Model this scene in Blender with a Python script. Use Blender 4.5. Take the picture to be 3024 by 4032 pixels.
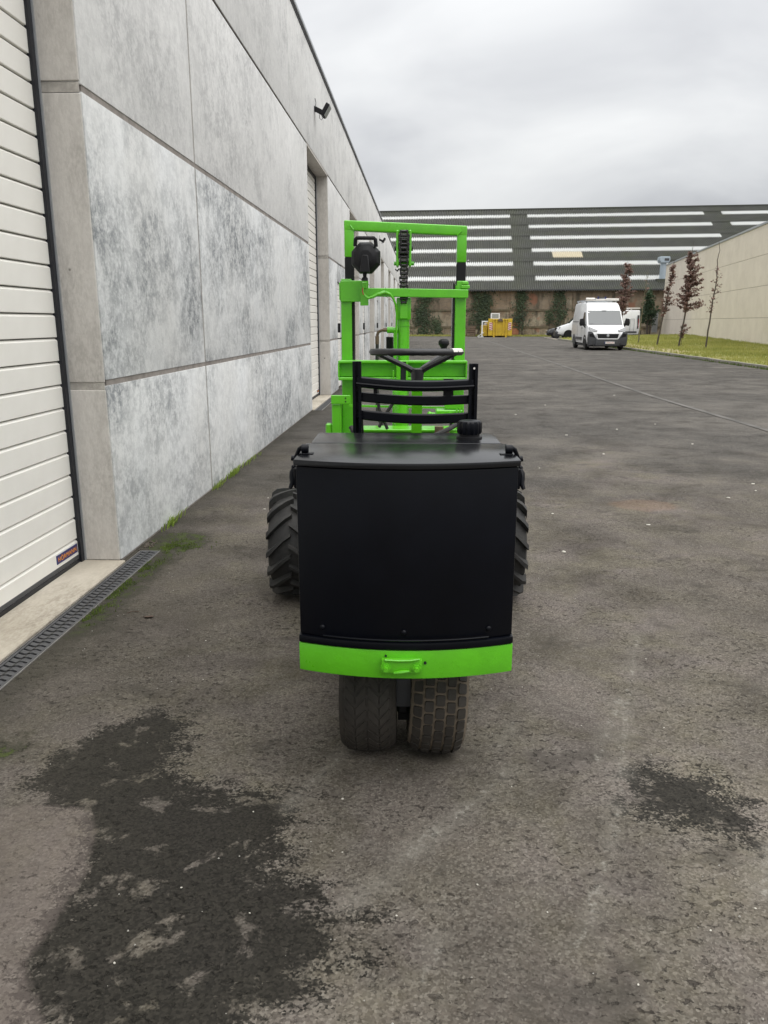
import bpy, bmesh, math, random
import numpy as np
from mathutils import Vector, Matrix, noise as mnoise

# ------------------------------------------------------------------ camera, sky, sun, exposure
sc = bpy.context.scene
for o in list(bpy.data.objects): bpy.data.objects.remove(o)
R = math.radians
cam = bpy.data.cameras.new('camera'); camo = bpy.data.objects.new('camera', cam)
sc.collection.objects.link(camo); sc.camera = camo
cam.sensor_fit = 'HORIZONTAL'; cam.sensor_width = 36.0; cam.lens = 36.0*3026/3024
cam.clip_start = .05; cam.clip_end = 3000
camo.location = (0, 0, 1.45); camo.rotation_euler = (R(90-13.867), 0, R(2.865))

SUN_EL, SUN_AZ = 70.0, 112.0          # azimuth clockwise from +Y: behind the camera, to the right
world = bpy.data.worlds.new('World'); sc.world = world; world.use_nodes = True
wn = world.node_tree.nodes; wl = world.node_tree.links
for n in list(wn): wn.remove(n)
def N(nodes, t, **k):
    n = nodes.new(t)
    for a, v in k.items():
        if a in n.inputs.keys() if isinstance(a, str) else False: n.inputs[a].default_value = v
        else: setattr(n, a, v)
    return n
wo = wn.new('ShaderNodeOutputWorld'); bg = wn.new('ShaderNodeBackground')
sky = wn.new('ShaderNodeTexSky'); sky.sky_type = 'NISHITA'; sky.sun_disc = False
sky.sun_elevation = R(SUN_EL); sky.sun_rotation = R(SUN_AZ)
skyg = wn.new('ShaderNodeVectorMath'); skyg.operation = 'SCALE'; skyg.inputs['Scale'].default_value = .10
wl.new(sky.outputs[0], skyg.inputs[0])
tc = wn.new('ShaderNodeTexCoord'); sep = wn.new('ShaderNodeSeparateXYZ'); wl.new(tc.outputs['Generated'], sep.inputs[0])
# cloud layer: direction divided by (height + offset) = a flat cloud ceiling seen from below
addz = wn.new('ShaderNodeMath'); addz.operation = 'MAXIMUM'; addz.inputs[1].default_value = 0.0; wl.new(sep.outputs['Z'], addz.inputs[0])
addz2 = wn.new('ShaderNodeMath'); addz2.operation = 'ADD'; addz2.inputs[1].default_value = .45; wl.new(addz.outputs[0], addz2.inputs[0])
dvx = wn.new('ShaderNodeMath'); dvx.operation = 'DIVIDE'; wl.new(sep.outputs['X'], dvx.inputs[0]); wl.new(addz2.outputs[0], dvx.inputs[1])
dvy = wn.new('ShaderNodeMath'); dvy.operation = 'DIVIDE'; wl.new(sep.outputs['Y'], dvy.inputs[0]); wl.new(addz2.outputs[0], dvy.inputs[1])
cmb = wn.new('ShaderNodeCombineXYZ'); wl.new(dvx.outputs[0], cmb.inputs[0]); wl.new(dvy.outputs[0], cmb.inputs[1])
cmb.inputs[2].default_value = 3.7
cn = wn.new('ShaderNodeTexNoise'); cn.inputs['Scale'].default_value = 1.9; cn.inputs['Detail'].default_value = 5; cn.inputs['Roughness'].default_value = .48
cn.inputs['Distortion'].default_value = .5
wl.new(cmb.outputs[0], cn.inputs['Vector'])
cr = wn.new('ShaderNodeValToRGB'); wl.new(cn.outputs['Fac'], cr.inputs[0])
e = cr.color_ramp.elements
e[0].position = .30; e[0].color = (.47, .476, .495, 1)
e[1].position = .68; e[1].color = (.785, .79, .785, 1)
m2 = e.new(.48); m2.color = (.628, .635, .643, 1)
# overcast luminance: zenith about twice and a half the horizon
pw = wn.new('ShaderNodeMath'); pw.operation = 'POWER'; pw.inputs[1].default_value = 1.3; wl.new(addz.outputs[0], pw.inputs[0])
ml = wn.new('ShaderNodeMath'); ml.operation = 'MULTIPLY_ADD'; ml.inputs[1].default_value = 1.05; ml.inputs[2].default_value = .545; wl.new(pw.outputs[0], ml.inputs[0])
cs = wn.new('ShaderNodeVectorMath'); cs.operation = 'SCALE'; wl.new(cr.outputs[0], cs.inputs[0]); wl.new(ml.outputs[0], cs.inputs['Scale'])
mx = wn.new('ShaderNodeMix'); mx.data_type = 'RGBA'; mx.inputs['Factor'].default_value = .95
wl.new(skyg.outputs[0], mx.inputs['A']); wl.new(cs.outputs[0], mx.inputs['B'])
wl.new(mx.outputs['Result'], bg.inputs['Color']); bg.inputs['Strength'].default_value = 1.0
wl.new(bg.outputs[0], wo.inputs['Surface'])

sl = bpy.data.lights.new('sun', 'SUN'); slo = bpy.data.objects.new('sun', sl); sc.collection.objects.link(slo)
sl.energy = 1.5; sl.angle = R(85); sl.color = (1, .97, .92)
slo.rotation_euler = (R(90-SUN_EL), 0, R(180-SUN_AZ))
sc.view_settings.view_transform = 'Standard'; sc.view_settings.look = 'None'
sc.view_settings.gamma = 1; sc.view_settings.use_curve_mapping = False
sc.view_settings.exposure = 0.85
sc.cycles.use_denoising = True
sc.cycles.max_bounces = 6

# ------------------------------------------------------------------ helpers
COL = sc.collection
rnd = random.Random(7)
WL = {}                                   # world location of every object by name

class MB:
    """collects geometry; every call adds verts and faces"""
    def __init__(s): s.v = []; s.f = []
    def add(s, vs, fs):
        n = len(s.v); s.v += [tuple(p) for p in vs]; s.f += [tuple(i+n for i in f) for f in fs]; return s
    def box(s, x0, x1, y0, y1, z0, z1):
        return s.add([(x0,y0,z0),(x1,y0,z0),(x1,y1,z0),(x0,y1,z0),(x0,y0,z1),(x1,y0,z1),(x1,y1,z1),(x0,y1,z1)],
                     [(0,3,2,1),(4,5,6,7),(0,1,5,4),(1,2,6,5),(2,3,7,6),(3,0,4,7)])
    def hexa(s, p): return s.add(p, [(0,3,2,1),(4,5,6,7),(0,1,5,4),(1,2,6,5),(2,3,7,6),(3,0,4,7)])
    def bar(s, a, b, w, h, up=(0,0,1)):
        """square bar from a to b"""
        a = Vector(a); b = Vector(b); d = (b-a).normalized(); u = Vector(up)
        if abs(d.dot(u)) > .98: u = Vector((0,1,0))
        r = d.cross(u).normalized(); u = r.cross(d).normalized()
        q = [(-1,-1),(1,-1),(1,1),(-1,1)]
        return s.hexa([tuple(a + r*i*w/2 + u*j*h/2) for i, j in q] + [tuple(b + r*i*w/2 + u*j*h/2) for i, j in q])
    def cyl(s, a, b, r, r2=None, n=16, cap=True):
        a = Vector(a); b = Vector(b); r2 = r if r2 is None else r2
        d = (b-a).normalized(); u = Vector((0,0,1)) if abs(d.z) < .9 else Vector((1,0,0))
        x = d.cross(u).normalized(); y = d.cross(x).normalized()
        vs = []
        for c, rr in ((a, r), (b, r2)):
            for k in range(n):
                t = 2*math.pi*k/n; vs.append(tuple(c + x*math.cos(t)*rr + y*math.sin(t)*rr))
        fs = [(k, (k+1) % n, n+(k+1) % n, n+k) for k in range(n)]
        if cap: fs += [tuple(range(n-1, -1, -1)), tuple(range(n, 2*n))]
        return s.add(vs, fs)
    def tube(s, pts, r, n=8, closed=False):
        pts = [Vector(p) for p in pts]; m = len(pts); rr = r if isinstance(r, (list, tuple)) else [r]*m
        vs = []; prev = None
        for i in range(m):
            if closed: d = pts[(i+1) % m]-pts[i-1]
            else: d = pts[min(i+1, m-1)]-pts[max(i-1, 0)]
            d.normalize()
            if prev is None:
                u = Vector((0,0,1)) if abs(d.z) < .9 else Vector((1,0,0)); x = d.cross(u).normalized()
            else: x = (prev - d*prev.dot(d)).normalized()
            prev = x; y = d.cross(x)
            for k in range(n):
                t = 2*math.pi*k/n; vs.append(tuple(pts[i] + (x*math.cos(t) + y*math.sin(t))*rr[i]))
        fs = []
        for i in range(m if closed else m-1):
            j = (i+1) % m
            for k in range(n): fs.append((i*n+k, i*n+(k+1) % n, j*n+(k+1) % n, j*n+k))
        if not closed: fs += [tuple(range(n-1, -1, -1)), tuple(range((m-1)*n, m*n))]
        return s.add(vs, fs)
    def lathe(s, prof, c, axis='x', n=40):
        """profile (offset along axis, radius) turned about axis through c"""
        vs = []; m = len(prof); c = Vector(c)
        for k in range(n):
            t = 2*math.pi*k/n
            for o, r in prof:
                a, b = math.cos(t)*r, math.sin(t)*r
                p = {'x': (o, a, b), 'y': (a, o, b), 'z': (a, b, o)}[axis]
                vs.append(tuple(c + Vector(p)))
        fs = []
        for k in range(n):
            k2 = (k+1) % n
            for i in range(m-1): fs.append((k*m+i, k*m+i+1, k2*m+i+1, k2*m+i))
        if prof[0][1] > 1e-4: fs.append(tuple(k*m for k in range(n)))
        if prof[-1][1] > 1e-4: fs.append(tuple(k*m+m-1 for k in range(n-1, -1, -1)))
        return s.add(vs, fs)
    def prism(s, poly, axis, a0, a1):
        """polygon extruded along an axis; polygon in the other two axes"""
        n = len(poly); mk = {'x': lambda p, a: (a, p[0], p[1]), 'y': lambda p, a: (p[0], a, p[1]), 'z': lambda p, a: (p[0], p[1], a)}[axis]
        vs = [mk(p, a0) for p in poly] + [mk(p, a1) for p in poly]
        return s.add(vs, [tuple(range(n-1, -1, -1)), tuple(range(n, 2*n))] + [(k, (k+1) % n, n+(k+1) % n, n+k) for k in range(n)])
    def loft(s, secs, cap=True):
        n = len(secs[0]); vs = [p for q in secs for p in q]; fs = []
        for i in range(len(secs)-1):
            for k in range(n): fs.append((i*n+k, i*n+(k+1) % n, (i+1)*n+(k+1) % n, (i+1)*n+k))
        if cap: fs += [tuple(range(n-1, -1, -1)), tuple(range((len(secs)-1)*n, len(secs)*n))]
        return s.add(vs, fs)
    def sphere(s, c, r, n=12, m=8, sq=(1,1,1)):
        prof = [(-r*math.cos(math.pi*i/m), max(r*math.sin(math.pi*i/m), 0)) for i in range(m+1)]
        b = MB().lathe(prof, (0,0,0), 'z', n)
        return s.add([(c[0]+p[0]*sq[0], c[1]+p[1]*sq[1], c[2]+p[2]*sq[2]) for p in b.v], b.f)
    def leaf(s, p, size, nrm=None, asp=.6, r=rnd):
        p = Vector(p)
        d = Vector((r.uniform(-1,1), r.uniform(-1,1), r.uniform(-1,1))).normalized()
        n2 = Vector(nrm) if nrm is not None else Vector((r.uniform(-1,1), r.uniform(-1,1), r.uniform(-.2,1)))
        x = d.cross(n2)
        if x.length < 1e-3: x = Vector((1,0,0))
        x.normalize(); y = n2.cross(x).normalized() if nrm is not None else d
        a = size*.5; b = size*.5*asp
        return s.add([tuple(p-y*a), tuple(p+x*b), tuple(p+y*a), tuple(p-x*b)], [(0,1,2,3)])

def mesh_of(mb, name='m', bevel=0, seg=1, smooth=35, center=None, M=None):
    vs = np.array(mb.v, dtype=float).reshape(-1, 3)
    if M is not None:
        A = np.array(M); vs = vs @ A[:3,:3].T + A[:3,3]
    if center is None: center = (vs.min(0)+vs.max(0))/2
    center = np.array(center, float)
    me = bpy.data.meshes.new(name); me.from_pydata((vs-center).tolist(), [], mb.f)
    bm = bmesh.new(); bm.from_mesh(me)
    bmesh.ops.remove_doubles(bm, verts=bm.verts, dist=1e-5)
    if len(bm.faces) < 60000: bmesh.ops.recalc_face_normals(bm, faces=bm.faces)
    if bevel:
        eds = [x for x in bm.edges if len(x.link_faces) == 2 and x.calc_face_angle(0) > R(25)]
        bmesh.ops.bevel(bm, geom=eds, offset=bevel, segments=seg, affect='EDGES', profile=.6, clamp_overlap=True)
    bm.to_mesh(me); bm.free()
    if smooth:
        me.polygons.foreach_set('use_smooth', [True]*len(me.polygons)); me.set_sharp_from_angle(angle=R(smooth))
    return me, Vector(center)

def link(o, wloc, parent):
    COL.objects.link(o); o.parent = parent
    base = WL[parent.name] if parent else Vector((0,0,0))
    o.location = Vector(wloc) - base; WL[o.name] = Vector(wloc); return o

def obj(name, mb, mat, parent=None, bevel=0, seg=1, smooth=35, M=None, center=None):
    me, c = mesh_of(mb, name, bevel, seg, smooth, center, M)
    o = bpy.data.objects.new(name, me); me.materials.append(mat)
    return link(o, c, parent)

def inst(name, me, wloc, parent=None, rot=None, scale=None):
    o = bpy.data.objects.new(name, me); link(o, wloc, parent)
    if rot: o.rotation_euler = rot
    if scale: o.scale = scale
    return o

def tag(o, label=None, cat=None, group=None, kind=None):
    if label: o['label'] = label
    if cat: o['category'] = cat
    if group: o['group'] = group
    if kind: o['kind'] = kind
    return o

def thing(name, loc, label, cat, group=None):
    o = bpy.data.objects.new(name, None); o.empty_display_size = .2
    link(o, loc, None); return tag(o, label, cat, group)

def text_mesh(txt, size, mat, name, offset=0.0, sx=1.0):
    cu = bpy.data.curves.new(name+'_c', 'FONT'); cu.body = txt; cu.size = size; cu.offset = offset
    cu.align_x = 'CENTER'; cu.align_y = 'CENTER'; cu.extrude = .0008; cu.space_character = 1.12
    t = bpy.data.objects.new(name+'_t', cu); COL.objects.link(t)
    dg = bpy.context.evaluated_depsgraph_get(); me = bpy.data.meshes.new_from_object(t.evaluated_get(dg))
    bpy.data.objects.remove(t); bpy.data.curves.remove(cu)
    if sx != 1:
        for v in me.vertices: v.co.x *= sx
    me.materials.clear(); me.materials.append(mat); me.name = name; return me

# ------------------------------------------------------------------ materials
def new_mat(name):
    m = bpy.data.materials.new(name); m.use_nodes = True
    nt = m.node_tree; b = nt.nodes['Principled BSDF']; return m, nt, b
class G:
    """small node-graph helper"""
    def __init__(s, nt): s.nt = nt; s.n = nt.nodes; s.l = nt.links
    def put(s, sock, v):
        if hasattr(v, 'is_output') or isinstance(v, bpy.types.NodeSocket): s.l.new(v, sock)
        else: sock.default_value = v
    def math(s, op, a, b=None, c=None, clamp=False):
        n = s.n.new('ShaderNodeMath'); n.operation = op; n.use_clamp = clamp
        for i, v in enumerate((a, b, c)):
            if v is not None: s.put(n.inputs[i], v)
        return n.outputs[0]
    def noise(s, vec, scale, det=4, rough=.55, dist=0, col=False):
        n = s.n.new('ShaderNodeTexNoise'); n.inputs['Scale'].default_value = scale; n.inputs['Detail'].default_value = det
        n.inputs['Roughness'].default_value = rough; n.inputs['Distortion'].default_value = dist
        if vec is not None: s.l.new(vec, n.inputs['Vector'])
        return n.outputs['Color' if col else 'Fac']
    def voro(s, vec, scale, feat='F1', out='Distance', rnd_=1):
        n = s.n.new('ShaderNodeTexVoronoi'); n.feature = feat; n.inputs['Scale'].default_value = scale; n.inputs['Randomness'].default_value = rnd_
        if vec is not None: s.l.new(vec, n.inputs['Vector'])
        return n.outputs[out]
    def ramp(s, f, stops, interp='LINEAR'):
        n = s.n.new('ShaderNodeValToRGB'); n.color_ramp.interpolation = interp; el = n.color_ramp.elements
        while len(el) < len(stops): el.new(.5)
        for x, (p, c) in zip(el, stops):
            x.position = p; x.color = (c, c, c, 1) if isinstance(c, (int, float)) else (*c, 1)
        s.put(n.inputs[0], f); return n.outputs[0]
    def mix(s, f, a, b, mode='MIX'):
        n = s.n.new('ShaderNodeMix'); n.data_type = 'RGBA'; n.blend_type = mode
        s.put(n.inputs['Factor'], f)
        for k, v in (('A', a), ('B', b)):
            if isinstance(v, tuple) and len(v) == 3: v = (*v, 1)
            s.put(n.inputs[k], v)
        return n.outputs['Result']
    def map(s, vec, scale=(1,1,1), loc=(0,0,0)):
        n = s.n.new('ShaderNodeMapping'); n.inputs['Scale'].default_value = scale; n.inputs['Location'].default_value = loc
        s.l.new(vec, n.inputs['Vector']); return n.outputs[0]
    def tc(s, out='Object'): return s.n.new('ShaderNodeTexCoord').outputs[out]
    def pos(s): return s.n.new('ShaderNodeNewGeometry').outputs['Position']
    def attr(s, name): n = s.n.new('ShaderNodeAttribute'); n.attribute_name = name; return n.outputs['Fac']
    def rand(s): return s.n.new('ShaderNodeObjectInfo').outputs['Random']
    def bump(s, h, strength=.3, dist=.01, norm=None):
        n = s.n.new('ShaderNodeBump'); n.inputs['Strength'].default_value = strength; n.inputs['Distance'].default_value = dist
        s.l.new(h, n.inputs['Height'])
        if norm is not None: s.l.new(norm, n.inputs['Normal'])
        return n.outputs[0]
    def vadd(s, a, b):
        n = s.n.new('ShaderNodeVectorMath'); n.operation = 'ADD'; s.l.new(a, n.inputs[0]); s.put(n.inputs[1], b); return n.outputs[0]
    def shift(s, vec, amount=31.7):
        n = s.n.new('ShaderNodeVectorMath'); n.operation = 'SCALE'; n.inputs[0].default_value = (amount, amount*.7, amount*1.3)
        s.l.new(s.rand(), n.inputs['Scale']); return s.vadd(vec, n.outputs[0])

def paint(name, col, rough=.4, var=.12, scale=6, bump=.08, metal=0, dirt=None, dirt_amt=.3, coat=0, rvar=.15, bscale=40):
    m, nt, b = new_mat(name); g = G(nt); v = g.tc()
    n1 = g.noise(v, scale, 5, .6)
    c = g.mix(g.ramp(n1, [(.3, 0), (.7, 1)]), tuple(x*(1-var) for x in col), tuple(min(x*(1+var), 1) for x in col))
    if dirt:
        n2 = g.noise(v, scale*.6, 6, .7)
        c = g.mix(g.math('MULTIPLY', g.ramp(n2, [(.45, 0), (.75, 1)]), dirt_amt), c, dirt)
    g.put(b.inputs['Base Color'], c)
    g.put(b.inputs['Roughness'], g.math('MULTIPLY_ADD', g.noise(v, scale*2.3, 4), rvar*2, rough-rvar))
    b.inputs['Metallic'].default_value = metal
    if coat: b.inputs['Coat Weight'].default_value = coat; b.inputs['Coat Roughness'].default_value = .15
    if bump: g.put(b.inputs['Normal'], g.bump(g.noise(v, bscale, 3), bump, .004))
    return m

def concrete_panel(name, light, dark, warm, blot=.75, speck=.3, lo=.46, hi=.60, pit=.6, pscale=9, grain=1.0):
    """light cement skin, darker blotches broken up by vertical speckle, pin holes"""
    m, nt, b = new_mat(name); g = G(nt); p0 = g.pos(); v = g.shift(p0)
    big = g.noise(g.map(v, (1.3, .62, .95)), 1.0, 3, .55, .4)
    mid = g.noise(g.map(v, (4.2, 1.9, 2.6)), 1.0, 4, .65, .2)
    st = g.noise(g.map(v, (24, 10, 9)), 1.0, 4, .70)
    fine = g.noise(g.map(v, (75, 34, 34)), 1.0, 3, .7)
    sp = g.ramp(g.math('ADD', g.math('MULTIPLY', st, .55), g.math('MULTIPLY', fine, .45)), [(.42, 0), (.58, 1)])
    bl = g.ramp(g.math('ADD', g.math('MULTIPLY', big, .65), g.math('MULTIPLY', mid, .35)), [(lo, 0), (hi, 1)])
    f = g.math('ADD', g.math('MULTIPLY', g.math('MULTIPLY_ADD', sp, .65, .35), g.math('MULTIPLY', bl, blot)), g.math('MULTIPLY', sp, speck), clamp=True)
    base = g.mix(g.ramp(g.noise(g.map(v, (.8, .8, .5)), 1.3, 3), [(.35, 0), (.65, 1)]), light, warm)
    c = g.mix(f, base, dark)
    vp = g.voro(v, pscale); pits = g.ramp(vp, [(.05, 1), (.085, 0)])
    sel = g.ramp(g.noise(v, 5.1, 2), [(.52, 0), (.60, 1)])
    pk = g.math('MULTIPLY', pits, sel)
    c = g.mix(g.math('MULTIPLY', pk, pit), c, (.10, .095, .085))
    g.put(b.inputs['Base Color'], c); b.inputs['Roughness'].default_value = .84; b.inputs['Specular IOR Level'].default_value = .3
    g.put(b.inputs['Normal'], g.bump(g.math('ADD', g.noise(v, 55*grain, 4), g.math('ADD', g.math('MULTIPLY', sp, .5), g.math('MULTIPLY', pk, -2))), .22, .006))
    return m

M_PANEL = concrete_panel('precast_concrete', (.715, .73, .735), (.215, .228, .238), (.665, .67, .66), .88, .25, .43, .63, .3)
M_PANEL_UP = concrete_panel('precast_concrete_pale', (.74, .74, .73), (.29, .295, .30), (.68, .68, .67), .58, .20, .46, .68, .25)
M_JAMB = concrete_panel('raw_concrete', (.60, .575, .54), (.30, .28, .255), (.53, .505, .47), .50, .24, .46, .64, .95, 6)
M_MORTAR = paint('mortar', (.25, .225, .205), .9, .25, 12, .3)
M_BEIGE = concrete_panel('beige_concrete', (.74, .675, .575), (.55, .495, .415), (.69, .625, .53), .40, .06, .44, .64, .0)
M_GREEN = paint('green_paint', (.112, .51, .012), .30, .10, 7, .16, dirt=(.085, .36, .014), dirt_amt=.55, coat=.35, rvar=.10, bscale=60)
M_GREEN2 = paint('green_paint_dull', (.08, .36, .022), .45, .12, 9, .15, dirt=(.05, .12, .02), dirt_amt=.25, bscale=70)
M_BLACK = paint('satin_black_paint', (.0020, .0027, .0052), .36, .25, 5, .05, rvar=.07, bscale=90)
M_BLACKM = paint('matt_black', (.0075, .0075, .009), .55, .25, 8, .1)
M_LID = paint('satin_black_lid', (.005, .0055, .007), .22, .25, 3, .04, rvar=.06, bscale=60)
M_RUBBER = paint('tyre_rubber', (.018, .018, .018), .72, .3, 14, .3, dirt=(.075, .07, .062), dirt_amt=.45)
M_RUBBER_W = paint('worn_tyre_rubber', (.026, .022, .0175), .75, .25, 20, .3, dirt=(.05, .043, .032), dirt_amt=.5)
M_DUST = paint('dusty_tyre_groove', (.135, .108, .078), .9, .3, 20, .4)
M_STEEL = paint('bare_steel', (.32, .31, .30), .38, .2, 12, .1, metal=.8)
M_RUSTY = paint('rusty_fitting', (.16, .11, .075), .6, .35, 30, .3, metal=.4)
M_GREASE = paint('greased_steel', (.016, .015, .015), .28, .4, 30, .3)
M_WHITE = paint('white_paint', (.78, .79, .80), .32, .04, 3, .02, dirt=(.45, .42, .37), dirt_amt=.25, coat=.4)
M_DOOR = paint('door_white', (.80, .785, .74), .42, .03, 3, .03, dirt=(.5, .47, .41), dirt_amt=.18)
M_DGREY = paint('dark_plastic', (.055, .057, .062), .5, .15, 6, .1)
M_SEAL = paint('black_seal', (.006, .007, .012), .45, .2, 10, .05)
M_ALU = paint('aluminium_trim', (.42, .44, .46), .4, .08, 8, .03, metal=.5)
M_GALV = paint('galvanised_vent', (.36, .42, .47), .45, .1, 6, .05, metal=.2)
M_GRATE = paint('cast_grate', (.060, .061, .066), .55, .3, 25, .3, dirt=(.10, .10, .085), dirt_amt=.3)
M_VOID = paint('drain_bottom', (.02, .019, .016), .8, .3, 9, .2)
M_YELLOW = paint('skip_yellow', (.62, .42, .025), .5, .15, 3, .15, dirt=(.22, .13, .04), dirt_amt=.65)
M_RED = paint('red_stripe', (.42, .035, .035), .5, .15, 10, 0)
M_STRIPEW = paint('white_stripe', (.75, .72, .68), .5, .1, 10, 0)
M_WOOD = paint('weathered_wood', (.15, .105, .075), .85, .35, 10, .4)
M_BARK = paint('bark', (.085, .07, .055), .9, .35, 12, .5)
M_BARKG = paint('green_bark', (.15, .135, .085), .9, .3, 12, .5)
M_BLUE = paint('badge_blue', (.012, .016, .12), .35, .05, 5, 0)
M_ORANGE = paint('badge_orange', (.72, .27, .02), .4, .03, 5, 0)
M_REDL = paint('lamp_red', (.30, .012, .012), .2, .1, 5, 0, coat=.6)
M_CHIP = paint('pale_chip', (.50, .48, .42), .8, .2, 60, .2)
M_GRIT = paint('grit', (.36, .345, .31), .9, .2, 60, 0)
M_SEAMC = paint('jamb_mortar', (.36, .34, .31), .95, .35, 14, .8, bscale=60)
M_LEAFDRY = paint('dry_leaf', (.07, .042, .028), .8, .3, 40, .3)
M_CARB = paint('black_car_paint', (.006, .006, .008), .12, .1, 4, 0, coat=.8)
M_PALESHEET = paint('grey_sheet', (.30, .31, .31), .5, .15, 3, .1)

M_BLACK.node_tree.nodes['Principled BSDF'].inputs['Specular IOR Level'].default_value = .20
M_BLACKM.node_tree.nodes['Principled BSDF'].inputs['Specular IOR Level'].default_value = .3
def glass_mat(name, col, rough=.06):
    m, nt, b = new_mat(name); b.inputs['Base Color'].default_value = (*col, 1); b.inputs['Roughness'].default_value = rough
    b.inputs['Specular IOR Level'].default_value = .8; b.inputs['Coat Weight'].default_value = .5; return m
M_GLASS = glass_mat('windscreen_glass', (.045, .055, .058))
M_LAMP = glass_mat('headlamp_lens', (.22, .225, .235), .12)
M_WHEELP = paint('steering_plastic', (.017, .017, .019), .42, .2, 20, .1)
M_LAMPG = glass_mat('floodlight_lens', (.30, .32, .30), .2)

def leaf_mat(name, a, b_, trans=.25, scale=2.5):
    m, nt, b = new_mat(name); g = G(nt); v = g.pos()
    n = g.math('ADD', g.math('MULTIPLY', g.noise(v, scale, 3), .6), g.math('MULTIPLY', g.noise(v, scale*9, 2), .4))
    g.put(b.inputs['Base Color'], g.ramp(n, [(.35, a), (.65, b_)])); b.inputs['Roughness'].default_value = .65
    t = nt.nodes.new('ShaderNodeBsdfTranslucent'); g.put(t.inputs['Color'], g.ramp(n, [(.35, a), (.65, b_)]))
    ms = nt.nodes.new('ShaderNodeMixShader'); ms.inputs[0].default_value = trans
    nt.links.new(b.outputs[0], ms.inputs[1]); nt.links.new(t.outputs[0], ms.inputs[2])
    nt.links.new(ms.outputs[0], nt.nodes['Material Output'].inputs['Surface']); return m
M_COPPER = leaf_mat('copper_leaves', (.11, .062, .050), (.25, .15, .115))
M_IVY = leaf_mat('ivy_leaves', (.018, .034, .014), (.055, .085, .032), .15, 1.2)
M_SHRUB = leaf_mat('evergreen_leaves', (.022, .045, .022), (.06, .105, .045), .15, 1.2)
M_BLADE = leaf_mat('grass_blades', (.22, .25, .05), (.44, .42, .13), .3, .35)
M_MOSS = leaf_mat('moss_blades', (.045, .075, .012), (.14, .20, .028), .2, 6)

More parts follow.
